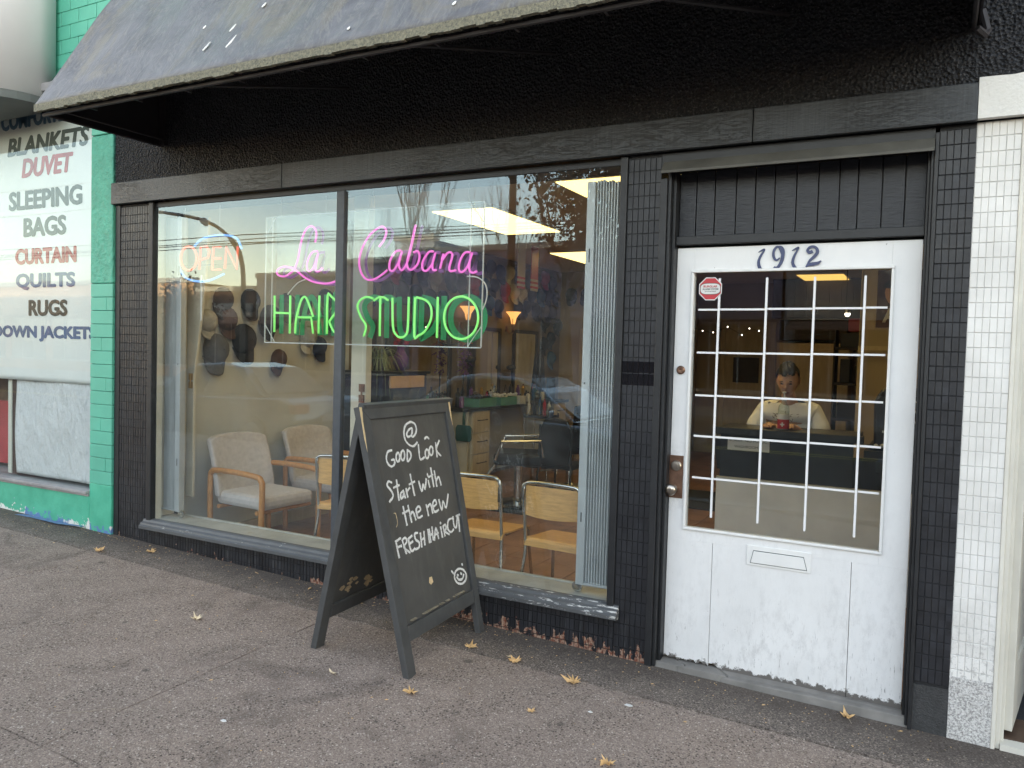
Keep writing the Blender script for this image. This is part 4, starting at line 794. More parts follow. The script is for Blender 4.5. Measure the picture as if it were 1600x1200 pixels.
G1 = 'caps hung on the olive wall by the window'
labs = ['large grey cap hung lowest on the wall right of the left shutter', 'large black cap hung right of the big grey cap', 'brown cap hung between the pale cap and the large black one', 'small pale cap hung high beside the left folding shutter',
        'black cap hung directly above the large black one', 'long black cap hung just left of the green lettered sign', 'small dark brown cap hung just under the lower left corner of the neon sign', 'pale beige cap hung behind the bottom of the green letter A', 'navy cap hung right of the beige cap under the neon sign',
        'black cap hung highest beside the left folding shutter', 'grey cap hung behind the green letter H', 'black cap hung behind the green letter R by the mullion', 'navy cap hung behind the green letter A, above the beige one', 'black cap hung behind the sign just left of the mullion']
for (y, z, c, s), lb in zip(CAPS, labs): put_cap(c, (-3.80, y, z), 0, random.uniform(-.45, .35), s * 1.02, lb, G1)
G2 = 'caps hung in rows above the salon mirrors'; rr = random.Random(21); cc = ['cap_black', 'cap_black', 'cap_navy', 'cap_black', 'cap_grey', 'cap_red', 'cap_white', 'cap_blue', 'cap_olive']
nm = dict(cap_black='black', cap_navy='navy', cap_grey='grey', cap_red='red', cap_white='pale', cap_blue='blue', cap_olive='olive', cap_brown='brown')
for r in range(3):
    for i in range(17):
        y = 2.45 + i * .262 + (.13 if r % 2 else 0) + rr.uniform(-.03, .03); z = 2.52 - r * .22 + rr.uniform(-.03, .03)
        if z < 2.17 and (abs(y - 4.2) < .17 or abs(y - 5.33) < .17): continue
        c = rr.choice(cc); put_cap(c, (-3.80, y, z), 0, rr.uniform(-.5, .5), rr.uniform(.95, 1.1), nm[c] + ' cap in the ' + ('top', 'middle', 'lowest')[r] + ' row over the mirrors, ' + ('behind the letter T' if y < 3.0 else 'behind the letter U' if y < 3.7 else 'behind the round letter O' if y < 4.7 else 'right of the neon sign' if y < 5.7 else 'beside the right shutter'), G2)
G3 = 'caps hung beside the far mirror'
for q_, (y, z, c) in enumerate(((6.42, 1.93, 'cap_black'), (6.62, 1.70, 'cap_navy'), (6.40, 1.62, 'cap_black'), (6.65, 1.42, 'cap_blue'), (6.85, 1.9, 'cap_black'))): put_cap(c, (-3.80, y, z), 0, rr.uniform(-.4, .4), 1.05, ('upper left', 'middle right', 'lower left', 'lowest', 'upper right')[q_] + ' ' + nm[c] + ' cap between the far mirror and the cream door', G3)
for i in range(5): put_cap(['cap_black', 'cap_navy', 'cap_black', 'cap_blue', 'cap_black'][i], (-3.62 + i * .24, 6.995, 2.36), -math.pi / 2, rr.uniform(-.3, .3), 1.05, ('leftmost', 'second', 'middle', 'fourth', 'rightmost')[i] + ' dark cap hung in a row over the cream door frame', 'caps over the back door frame')
# doors at the back
def cdoor(x0, x1, y, top, lab, pic=False):
    t = thing('panel_door', lab, 'door', ((x0 + x1) / 2, y, FZ)); w = .07
    b = MB(); b.box(x0 - w, x0, y - .03, y - .001, FZ, top + w); b.box(x1, x1 + w, y - .03, y - .001, FZ, top + w); b.box(x0 + .0005, x1 - .0005, y - .03, y - .001, top, top + w); b.build('casing', 'cream_wood', t, bevel=.004)
    box('leaf', 'cream_wood', x0 + .004, x1 - .004, y - .018, y - .0015, FZ + .01, top - .003, t)
    for za, zb in ((.12, .85), (1.0, top - .12)):
        for xa, xb in ((x0 + .10, (x0 + x1) / 2 - .04), ((x0 + x1) / 2 + .04, x1 - .10)): box('panel', 'cream_wood', xa, xb, y - .026, y - .0185, za, zb, t, bevel=.006)
    MB().lathe([(.01, 0), (.012, .03), (.025, .045), (.02, .06), (.003, .062)], (x1 - .05, y - .018, .98), 12, (0, -1, 0)).build('knob', 'gold_metal', t); return t
cdoor(-3.40, -2.62, 7.0, 1.80, 'cream panelled door at the back left of the salon beside the caps')
cdoor(-1.86, -1.15, 9.2, 2.02, 'cream panelled door in the far wall seen through the left of the door glass')
tag(box('framed_photo', 'dark_wood', -1.72, -1.32, 9.15, 9.181, 1.12, 1.52, bevel=.004), 'dark framed picture hung on the far cream door', 'picture')
box('bulkhead', 'dark_wood', -1.05, 1.2, 8.6, 8.7, 2.12, 2.695, room); 
for i in range(14): box('bulkhead_board', 'dark_wood', -1.05 + i * .16 + .004, -.89 + i * .16 - .004, 8.585, 8.5995, 2.14, 2.67, room)
def cupboard(x0, x1, y0, y1, z0, z1, lab, m='cream_wood', nd=2):
    t = thing('cupboard', lab, 'cupboard', ((x0 + x1) / 2, y0, z0)); box('carcass', m, x0, x1, y0, y1, z0, z1, t)
    for i in range(nd):
        w = (x1 - x0) / nd; d = box('cupboard_door', m, x0 + w * i + .006, x0 + w * (i + 1) - .006, y0 - .02, y0 - .001, z0 + .01, z1 - .01, t, bevel=.004)
        box('inset', m, x0 + w * i + .07, x0 + w * (i + 1) - .07, y0 - .026, y0 - .0205, z0 + .08, z1 - .08, d, bevel=.003)
    return t
cupboard(-.95, .05, 8.55, 9.15, FZ, 1.75, 'tall cream cupboard behind the seated person')
cupboard(-.95, .0, 8.70, 9.10, 1.80, 2.10, 'dark high cupboard over the cream one at the far wall', 'dark_wood', 1)
tag(box('storage_boxes', 'red_plastic', .05, .30, 8.2, 8.5, 1.92, 2.1), 'red box on top of the dark shelf at the far right', 'box')
sh = thing('shelf_unit', 'dark shelf unit full of black equipment right of the seated person', 'shelf', (.3, 7.2, FZ))
for z in (.3, .75, 1.2, 1.65): box('shelf', 'dark_wood', .0, .55, 7.0, 7.4, z, z + .03, sh)
for x in (.0, .53): box('upright', 'dark_wood', x, x + .02, 7.0, 7.4, FZ, 1.9, sh)
for i, (x, z, w, h) in enumerate(((.05, .33, .2, .25), (.3, .33, .18, .3), (.06, .78, .3, .2), (.08, 1.23, .12, .3), (.25, 1.23, .22, .22), (.07, 1.68, .35, .18))): tag(box('equipment_box', 'black_plastic', x, x + w, 7.05, 7.35, z, z + h, bevel=.01), ('low square', 'tall narrow', 'wide', 'upright slim', 'plain cubic', 'long flat')[i] + ' black box on the dark shelf unit behind the person', 'box', 'equipment on the dark shelves')
# partition with poster
box('partition', 'tan_wall', .46, 1.209, 5.0, 5.1, FZ, 2.699, room); box('partition_trim', 'cream_wood', .452, .459, 4.97, 5.12, FZ, 2.69, room)
jm = MB(); jm.box(.46, .50, 4.80, 4.84, FZ, 1.66); jm.box(.5005, 1.1, 4.80, 4.84, 1.62, 1.66); tag(jm.build('wooden_frame', 'cream_wood'), 'pale wooden frame standing at the right behind the desk equipment', 'frame')
po = thing('poster', 'dark poster with a face and pale letters, upper right of the door glass', 'poster', (.85, 4.99, 1.9))
box('sheet', 'cap_brown', .60, 1.15, 4.988, 4.994, 1.85, 2.42, po)
MB().prism([(.11 * math.cos(t), .14 * math.sin(t)) for t in [i * math.pi / 8 for i in range(16)]], (.78, 4.987, 2.20), (1, 0, 0), (0, 0, 1), (0, -.001, 0)).build('face', 'skin', po)
MB().prism([(.13 * math.cos(t), .10 * math.sin(t)) for t in [i * math.pi / 8 for i in range(9)]], (.78, 4.985, 2.24), (1, 0, 0), (0, 0, 1), (0, -.001, 0)).build('dark_hair', 'hair', po)
text_obj('letters', 'AN', 'white_plastic', po, (0, 4.985, 0), (1, 0, 0), (0, 0, 1), .655, .90, 1.90, 2.04, .04, .001)
tr = thing('spot_rail', 'ceiling spot rail with one bright bulb at the right of the door glass', 'spot light', (.2, 6.2, 2.0))
box('rail', 'black_plastic', -.25, .42, 6.19, 6.21, 2.13, 2.15, tr); MB().tube([(.2, 6.2, 2.15), (.2, 6.2, 2.70)], .006, 6).build('stem', 'black_plastic', tr)
for x in (-.15, .22): hd = MB().lathe([(.02, 0), (.035, -.02), (.04, -.07), (.02, -.071)], (x, 6.2, 2.13), 12).build('spot_head', 'chrome', tr)
MB().ball((.22, 6.2, 2.05), .030).build('bulb', 'bulb_glow', tr)
# string of small bulbs
sb = thing('bulb_string', 'string of small round lit bulbs behind the left of the door glass', 'light string', (-1.3, 7.5, 1.9))
pp = [(-1.95, 7.5, 1.93), (-1.80, 7.5, 1.88), (-1.65, 7.5, 1.86), (-1.45, 7.5, 1.94), (-1.25, 7.5, 1.83), (-1.15, 7.5, 1.92), (-1.02, 7.5, 1.89)]
MB().tube(pp, .003, 5).build('wire', 'black_plastic', sb)
for p in pp: MB().ball(p, .009, 8, 6).build('bulb', 'bulb_glow', sb)
# navy cabinet with plant
cb = thing('display_cabinet', 'navy cabinet with pale drawers under the hanging plant, left of the chalkboard top', 'cabinet', (-3.55, 2.45, FZ))
box('body', 'navy_laminate', -3.795, -3.32, 2.10, 2.82, FZ, 1.262, cb, bevel=.005); box('top', 'black_laminate', -3.798, -3.29, 2.08, 2.84, 1.2635, 1.292, cb, bevel=.004)
for ya, yb in ((2.20, 2.468), (2.472, 2.75)): box('drawer', 'peach_paper', -3.3195, -3.300, ya, yb, 1.135, 1.248, cb, bevel=.003)
box('glass_door', 'clear_plastic', -3.3195, -3.31, 2.26, 2.68, .3, 1.12, cb); box('side_panel', 'black_laminate', -3.75, -3.36, 2.0905, 2.0995, .05, 1.2, cb, bevel=.003)
pl = thing('spider_plant', 'spider plant with long drooping pale leaves on the navy cabinet', 'potted plant', (-3.52, 2.30, 1.293))
MB().lathe([(.05, 0), (.07, .10), (.075, .11), (.065, .11), (.06, .09)], (-3.52, 2.30, 1.293), 14).build('pot', 'black_plastic', pl)
b = MB(); rr = random.Random(4)
for i in range(70):
    a_ = rr.uniform(0, 6.283); L = rr.uniform(.16, .36); up = rr.uniform(.08, .26); pts = []
    for k in range(6): u = k / 5; pts.append(Vector((-3.52 + math.cos(a_) * L * u, 2.30 + math.sin(a_) * L * u, 1.39 + up * math.sin(u * 2.2) - .42 * u * u * rr.uniform(.7, 1.2))))
    sd = Vector((-math.sin(a_), math.cos(a_), 0)); vs = []
    for k, p in enumerate(pts): w = .008 * (1 - k / 5.5); vs += [p - sd * w, p + sd * w + Vector((0, 0, .002))]
    b.add(vs, [(2 * k, 2 * k + 1, 2 * k + 3, 2 * k + 2) for k in range(5)])
b.build('leaves', 'spider_leaf', pl, kind='stuff', fix=False)
v_ = thing('vase', 'pinkish round vase beside the plant on the navy cabinet', 'vase', (-3.5, 2.62, 1.293)); MB().lathe([(.04, 0), (.075, .06), (.08, .12), (.04, .19), (.035, .21), (.045, .24), (.04, .24)], (-3.5, 2.62, 1.293), 16).build('body', 'purple_plastic', v_, smooth=True)
b = MB()
for i in range(12): a_ = i * .55; b.ball((-3.5 + .06 * math.cos(a_), 2.62 + .06 * math.sin(a_), 1.56 + .03 * (i % 4)), .030, 8, 5)
b.build('blooms', 'red_plastic', v_, smooth=True)
# styling station
stn = thing('styling_counter', 'long dark styling counter along the left wall with pale drawers', 'counter', (-3.6, 5.3, FZ))
box('top', 'black_laminate', -3.799, -3.33, 3.66, 6.35, .835, .865, stn, bevel=.004); box('side_panel', 'white_laminate', -3.78, -3.36, 3.70, 3.72, FZ + .02, .834, stn)
for y0 in (3.78, 5.9):
    cbk = box('drawer_box', 'white_laminate', -3.78, -3.36, y0, y0 + .38, .10, .834, stn)
    for i in range(3): d = box('drawer', 'cream_wood', -3.3595, -3.340, y0 + .008, y0 + .372, .115 + i * .24, .345 + i * .24, stn, bevel=.004); MB().tube([(-3.3398, y0 + .09, .25 + i * .24), (-3.315, y0 + .10, .25 + i * .24), (-3.315, y0 + .28, .25 + i * .24), (-3.3398, y0 + .29, .25 + i * .24)], .005, 6).build('handle', 'black_plastic', d)
box('back_panel', 'olive_wall', -3.799, -3.78, 4.2, 5.88, .0, .834, stn)
tp = thing('dust_pan', 'teal plastic dustpan hung by its handle on the end of the styling counter', 'dustpan', (-3.40, 3.69, .70))
b = MB(); b.prism([(-.085, -.20), (.085, -.20), (.10, -.17), (.10, -.05), (.08, -.02), (-.08, -.02), (-.10, -.05), (-.10, -.17)], (-3.40, 3.685, .705), (1, 0, 0), (0, 0, 1), (0, -.018, 0)); b.build('pan', 'teal_plastic', tp, bevel=.006)
MB().prism([(-.018, -.018), (.018, -.018), (.014, .15), (-.014, .15)], (-3.40, 3.685, .705), (1, 0, 0), (0, 0, 1), (0, -.014, 0)).build('handle', 'teal_plastic', tp, bevel=.004)
for (y0, lb, m, x0) in ((3.95, 'green plastic basket of rollers nearest on the styling counter', 'green_plastic', -3.62), (4.42, 'green plastic basket heaped with pale clips on the styling counter', 'green_plastic', -3.60), (4.86, 'white plastic basket at the far end of the green ones', 'white_plastic', -3.58)):
    t = thing('basket', lb, 'basket', (x0 + .12, y0 + .2, .866)); b = MB(); W_ = .40 if m[0] == 'g' else .16
    b.box(x0, x0 + .25, y0, y0 + W_, .867, .873)
    for (a0, a1, c0, c1) in ((x0, x0 + .25, y0, y0 + .006), (x0, x0 + .25, y0 + W_ - .006, y0 + W_), (x0, x0 + .006, y0 + .0065, y0 + W_ - .0065), (x0 + .244, x0 + .25, y0 + .0065, y0 + W_ - .0065)): b.box(a0, a1, c0, c1, .8735, .965)
    b.build('tub', m, t); b = MB(); rr = random.Random(int(y0 * 10))
    for i in range(16): b.cyl((x0 + rr.uniform(.03, .2), y0 + rr.uniform(.03, W_ - .05), .95 + rr.uniform(-.02, .02)), (x0 + rr.uniform(.03, .2), y0 + rr.uniform(.03, W_ - .05), .97 + rr.uniform(0, .03)), .012, 6)
    b.build('contents', 'white_plastic' if y0 > 4.2 else 'black_plastic', t)
GB = 'bottles on the styling counter'
rr = random.Random(31)
for i, (y, x) in enumerate(((5.42, -3.5), (5.52, -3.58), (5.60, -3.46), (5.70, -3.56), (5.80, -3.48), (5.95, -3.55), (3.78, -3.5), (3.86, -3.6))):
    h_ = rr.uniform(.13, .24); t = thing('bottle', ('pale', 'dark', 'clear', 'blue', 'white', 'tall white', 'purple topped', 'small black')[i] + ' hair product bottle on the dark styling counter', 'bottle', (x, y, .866), 0, GB)
    MB().lathe([(.026, 0), (.028, .01), (.028, h_ * .7), (.012, h_ * .82)], (x, y, .866), 12).build('body', ('white_plastic', 'black_plastic', 'clear_plastic', 'cap_blue', 'white_plastic', 'paper', 'purple_plastic', 'black_plastic')[i], t, smooth=True)
    MB().cyl((x, y, .866 + h_ * .82), (x, y, .866 + h_), .011, 10).build('cap', 'black_plastic', t)
du = thing('feather_duster', 'purple and orange feather duster standing by the first dark mirror', 'duster', (-3.6, 3.98, .98)); rr = random.Random(8)
for nm_, m, z0, z1, k_ in (('purple_feathers', 'purple_plastic', 1.20, 1.58, 70), ('orange_feathers', 'orange_plastic', 1.52, 1.66, 30)):
    b = MB()
    for i in range(k_):
        p = Vector((-3.62 + rr.gauss(0, .025), 4.0 + rr.gauss(0, .035), rr.uniform(z0, z1))); q = p + Vector((rr.uniform(-.05, .05), rr.uniform(-.06, .06), rr.uniform(-.05, .02))); b.tube([p, q], [.010, .002], 4)
    b.build(nm_, m, du, kind='stuff', fix=False)
MB().tube([(-3.62, 4.0, .866), (-3.62, 4.0, 1.25)], .009, 6).build('handle', 'black_plastic', du)
def mirror(y0, y1, z0, z1, lab):
    t = thing('mirror', lab, 'mirror', (-3.79, (y0 + y1) / 2, z0)); f = .045
    b = MB(); b.box(-3.799, -3.765, y0, y0 + f, z0, z1); b.box(-3.799, -3.765, y1 - f, y1, z0, z1); b.box(-3.799, -3.765, y0 + f + .0005, y1 - f - .0005, z0, z0 + f); b.box(-3.799, -3.765, y0 + f + .0005, y1 - f - .0005, z1 - f, z1); b.build('frame', 'dark_wood', t, bevel=.003)
    box('glass', 'mirror', -3.785, -3.780, y0 + f, y1 - f, z0 + f, z1 - f, t)
mirror(3.02, 3.98, .45, 1.80, 'tall dark framed mirror behind the chalkboard top'); mirror(4.38, 5.15, .90, 1.80, 'dark framed mirror between the two lit wall lamps'); mirror(5.50, 6.22, .90, 1.80, 'dark framed mirror right of the second wall lamp')
for y, lb in ((4.20, 'lit amber wall lamp seen inside the green letter O'), (5.33, 'lit amber wall lamp just right of the neon sign')):
    t = thing('wall_lamp', lb, 'wall lamp', (-3.80, y, 1.8), 0, 'amber lamps between the mirrors')
    MB().lathe([(.022, 0), (.030, .03), (.042, .08), (.075, .13), (.10, .155), (.095, .158), (.07, .135), (.03, .06)], (-3.70, y, 1.865), 18).build('lamp_shade', 'sconce_glow', t, smooth=True)
    b = MB()
    for a_ in range(5): g = a_ * 1.257; b.tube([(-3.70 + .012 * math.cos(g), y + .012 * math.sin(g), 1.77), (-3.70 + .030 * math.cos(g), y + .030 * math.sin(g), 1.85), (-3.70 + .047 * math.cos(g), y + .047 * math.sin(g), 1.93)], .0045, 5)
    b.lathe([(.006, -.03), (.016, .0), (.024, .02), (.006, .03)], (-3.70, y, 1.77), 10); b.tube([(-3.70, y, 1.78), (-3.75, y, 1.74), (-3.795, y, 1.80)], .007, 6); b.lathe([(.04, 0), (.035, .012), (.01, .015)], (-3.799, y, 1.80), 12, (1, 0, 0)); b.build('bracket', 'old_brass', t)
# clutter of the working salon
cs = thing('coat_stand', 'slim dark coat stand beside the navy cabinet behind the chalkboard top', 'coat stand', (-3.25, 3.10, FZ))
MB().lathe([(.16, 0), (.15, .02), (.02, .04), (.014, .06), (.013, 1.72), (.02, 1.75)], (-3.25, 3.10, FZ), 14).build('pole', 'black_plastic', cs)
for k in range(4): a_ = k * 1.57 + .4; MB().tube([(-3.25, 3.10, 1.55), (-3.25 + .10 * math.cos(a_), 3.10 + .10 * math.sin(a_), 1.58), (-3.25 + .13 * math.cos(a_), 3.10 + .13 * math.sin(a_), 1.66)], .008, 6).build('hook', 'black_plastic', cs)
cp_ = MB(); rr = random.Random(6); vs = []; fs = []
for j in range(9):
    for i in range(13): u, v = i / 12, j / 8; vs.append((-3.74 + .02 * math.sin(u * 14 + v) * v, 6.28 + (u - .5) * (.10 + .22 * v), 1.55 - v * .75))
for j in range(8):
    for i in range(12): q_ = j * 13 + i; fs.append((q_, q_ + 1, q_ + 14, q_ + 13))
cpo = cp_.add(vs, fs).build('barber_cape', 'black_leather', smooth=True, label='black barber cape hung on the wall right of the far mirror', cat='cape'); cpo.modifiers.new('t', 'SOLIDIFY').thickness = .004
for i, (y, z, w, h, mm, lb) in enumerate(((2.45, 1.62, .30, .34, 'cap_brown', 'brown framed print above the navy cabinet'), (2.86, 1.58, .22, .30, 'cap_grey', 'small grey framed print beside the tall mirror'), (6.72, .95, .26, .40, 'cap_olive', 'dark framed notice low on the wall past the far mirror'))):
    t = thing('framed_print', lb, 'picture', (-3.79, y, z), 0, 'framed prints on the salon wall'); box('frame', 'black_plastic', -3.799, -3.782, y - w / 2, y + w / 2, z - h / 2, z + h / 2, t, bevel=.003); box('print', mm, -3.7815, -3.779, y - w / 2 + .025, y + w / 2 - .025, z - h / 2 + .025, z + h / 2 - .025, t)
tr_ = thing('trolley', 'black rolling trolley of combs and bottles between the barber chairs', 'trolley', (-3.05, 4.9, FZ))
for z in (.12, .42, .72): box('shelf', 'black_plastic', -3.22, -2.88, 4.75, 5.05, z, z + .03, tr_, bevel=.004)
for sx in (-3.21, -2.89):
    for sy in (4.76, 5.04): MB().cyl((sx, sy, FZ + .03), (sx, sy, .78), .009, 8).build('leg', 'chrome', tr_)
for i in range(7): tag(MB().lathe([(.020, 0), (.022, .01), (.022, .12 + .02 * (i % 3)), (.008, .15 + .02 * (i % 3)), (.008, .18 + .02 * (i % 3))], (-3.18 + .045 * i, 4.82 + .06 * (i % 3), .751), 10).build('spray_bottle', ('white_plastic', 'black_plastic', 'cap_blue', 'clear_plastic', 'red_plastic', 'black_plastic', 'paper')[i]), ('white', 'first black', 'blue', 'clear', 'red', 'last black', 'cream')[i] + ' spray bottle on top of the black rolling trolley', 'bottle', 'bottles on the trolley')
rr = random.Random(41)
for i in range(12):
    y = 3.75 + i * .2 + rr.uniform(-.03, .03)
    if abs(y - 4.0) < .1: continue
    h_ = rr.uniform(.08, .2); x = -3.72 + rr.uniform(-.02, .02); tag(MB().lathe([(.022, 0), (.024, .01), (.024, h_), (.012, h_ + .02), (.012, h_ + .04)], (x, y, .866), 10).build('jar', ['black_plastic', 'white_plastic', 'cap_grey', 'purple_plastic', 'gold_metal', 'cap_red'][i % 6]), ['black', 'white', 'grey', 'purple', 'gold', 'red'][i % 6] + ' jar at the back of the counter, ' + ('behind the green baskets' if i < 6 else 'past the green baskets'), 'jar', 'jars at the back of the styling counter')
# dryer holder
for y, z, lb in ((5.30, 1.20, 'black hair dryer hanging between the mirrors under the second wall lamp'), (4.27, 1.30, 'black hair dryer hanging left of the middle mirror')):
    t = thing('hair_dryer', lb, 'hair dryer', (-3.72, y, z), 0, 'hair dryers on the wall'); MB().tube([(-3.70, y - .07, z + .1), (-3.70, y, z + .1), (-3.70, y + .08, z + .1)], [.028, .036, .03], 12).build('barrel', 'black_plastic', t, smooth=True)
    MB().tube([(-3.70, y + .03, z + .08), (-3.70, y + .05, z - .06)], [.018, .014], 10).build('handle', 'black_plastic', t); MB().tube([(-3.70, y + .05, z - .06), (-3.73, y + .02, z - .25), (-3.76, y - .03, z - .12), (-3.78, y - .02, z - .33)], .004, 5).build('cord', 'black_plastic', t)
    box('hook', 'chrome', -3.799, -3.73, y - .01, y + .01, z + .05, z + .062, t)
# scarves hung from the ceiling
for y, lb, c1_ in ((3.90, 'pale hanging scarf with red stripes at its end under the large ceiling panel', 0), (4.22, 'red and white hanging scarf beside the pale one', 1)):
    t = thing('hanging_scarf', lb, 'scarf', (-2.9, y, 2.2), 0, 'scarves hung from the ceiling')
    box('cloth', 'paper' if not c1_ else 'red_plastic', -2.905, -2.895, y, y + .17, 2.33, 2.695, t); 
    for i in range(5): box('stripe', 'red_plastic' if (i % 2 == 0) != bool(c1_) else 'paper', -2.906, -2.894, y, y + .17, 2.20 + i * .026, 2.225 + i * .026, t)
    if c1_: box('white_half', 'paper', -2.9075, -2.9055, y + .10, y + .165, 2.34, 2.69, t)
# barber chairs
def barber(loc, rz, lab):
    t = thing('barber_chair', lab, 'barber chair', loc, 0, 'black barber chairs')
    MB().lathe([(.27, 0), (.28, .015), (.24, .03), (.06, .05), (.045, .07), (.045, .40)], (0, 0, 0), 24).build('base', 'chrome', t, smooth=False, local=True)
    MB().box(-.24, .24, -.25, .25, .42, .54).build('seat', 'black_leather', t, bevel=.03, local=True)
    MB().prism([(.22, .50), (.27, .50), (.34, .98), (.28, .98)], (0, -.21, 0), (1, 0, 0), (0, 0, 1), (0, .42, 0)).build('backrest', 'black_leather', t, bevel=.022, local=True)
    for sy in (-1, 1):
        MB().tube([(.25, sy * .28, .52), (.22, sy * .29, .68), (-.16, sy * .29, .66), (-.22, sy * .28, .48)], .014, 8).build('armrest', 'chrome', t, local=True)
    MB().tube([(-.22, -.12, .42), (-.42, -.12, .14), (-.46, -.12, .14), (-.46, .12, .14), (-.42, .12, .14), (-.22, .12, .42)], .011, 8).build('footrest', 'chrome', t, local=True)
    t.rotation_euler = (0, 0, rz); return t
bc = barber((-2.50, 3.28, FZ + .012), math.radians(25), 'nearer black barber chair on its round chrome base behind the wooden chairs')
dup(bc, (-2.50, 4.55, FZ), math.radians(-25), 'farther black barber chair beyond the nearer one', 'black barber chairs')
fc = thing('black_side_chair', 'slim black upright chair standing right of the barber chair', 'chair', (-2.05, 3.15, FZ))
b = MB(); b.prism([(-.15, .46), (.15, .46), (.16, .82), (.12, .90), (0, .93), (-.12, .90), (-.16, .82)], (-2.05, 3.15, FZ), (1, 0, 0), (0, 0, 1), (0, .03, 0)); b.build('backrest', 'black_leather', fc, bevel=.01)
box('seat', 'black_leather', -2.22, -1.88, 3.19, 3.55, FZ + .42, FZ + .47, fc, bevel=.012)
for sx in (-1, 1):
    MB().tube([(-2.05 + sx * .165, 3.165, FZ + .85), (-2.05 + sx * .17, 3.16, FZ + .45), (-2.05 + sx * .19, 3.10, FZ)], .011, 8).build('leg', 'black_plastic', fc); MB().tube([(-2.05 + sx * .165, 3.53, FZ + .43), (-2.05 + sx * .18, 3.58, FZ)], .011, 8).build('leg', 'black_plastic', fc)
# plywood chairs ------------------------------------------------------
def ply(loc, rz, lab):
    t = thing('plywood_chair', lab, 'chair', loc, rz, 'plywood chairs with grey tube frames at the window')
    w = .185
    b = MB()
    hoop = [(-w - .03, -.05, .0), (-w - .005, .0, .30), (-w, .01, .43), (-w - .002, -.03, .74), (-w + .012, -.033, .775), (-w + .045, -.035, .79), (0, -.045, .795), (w - .045, -.035, .79), (w - .012, -.033, .775), (w + .002, -.03, .74), (w, .01, .43), (w + .005, .0, .30), (w + .03, -.05, .0)]
    MB().tube(smooth_path(hoop, 3), .011, 8).build('back_frame', 'chrome', t, smooth=True, local=True)
    for sx in (-1, 1): MB().tube([(sx * w * .95, .10, .425), (sx * w * .98, .34, .425), (sx * (w + .01), .38, .40), (sx * (w + .035), .43, 0)], .010, 8).build('leg', 'chrome', t, smooth=True, local=True)
    MB().tube([(-w * .98, .36, .41), (w * .98, .36, .41)], .008, 6).build('stretcher', 'chrome', t, local=True)
    def curved(x0, x1, z0f, z1f, yf, th, n=12):
        vs = []; 
        for i in range(n + 1):
            x = x0 + (x1 - x0) * i / n; y = yf(x); vs += [(x, y, z0f(x)), (x, y, z1f(x)), (x, y + th, z1f(x)), (x, y + th, z0f(x))]
        fs = [(0, 1, 2, 3), (4 * n + 3, 4 * n + 2, 4 * n + 1, 4 * n)]
        for i in range(n):
            for k in range(4): fs.append((4 * i + k, 4 * i + (k + 1) % 4, 4 * i + 4 + (k + 1) % 4, 4 * i + 4 + k))
        return vs, fs
    v, f = curved(-w + .012, w - .012, lambda x: .60 + .25 * (x * x) - .01, lambda x: .775 - .2 * x * x, lambda x: -.052 + .9 * x * x, .009)
    MB().add(v, f).build('backrest', 'ply_wood', t, bevel=.002, local=True)
    # seat: pressed ply, rolled at rear and front
    pr = [(.00, .440), (.012, .452), (.03, .4555), (.12, .446), (.26, .440), (.36, .436), (.40, .425), (.42, .405)]
    vs = []; n = len(pr); W0 = w + .015
    for i, (y, z) in enumerate(pr):
        ww = W0 * (.96 if i in (0, n - 1) else 1)
        vs += [(-ww, y, z), (ww, y, z), (ww, y, z - .012 - .02 * (i == 0)), (-ww, y, z - .012 - .02 * (i == 0))]
    fs = [(0, 1, 2, 3), (4 * n - 1, 4 * n - 2, 4 * n - 3, 4 * n - 4)]
    for i in range(n - 1):
        for k in range(4): fs.append((4 * i + k, 4 * i + (k + 1) % 4, 4 * i + 4 + (k + 1) % 4, 4 * i + 4 + k))
    MB().add(vs, fs).build('seat', 'ply_wood', t, bevel=.002, local=True)
    for sx in (-1, 1): MB().box(sx * (w - .004) - .006, sx * (w - .004) + .006, -.035, -.026, .645, .735).build('clamp', 'chrome', t, local=True)
    return t
p0 = ply((-.755, .36, FZ), math.radians(-3), 'plywood chair partly hidden behind the right folding shutter')
dup(p0, (-1.30, .385, FZ), math.radians(3), 'plywood chair partly hidden behind the right side of the chalkboard')
dup(p0, (-2.44, .52, FZ), math.radians(14), 'plywood chair between the armchairs and the chalkboard, left of the mullion')
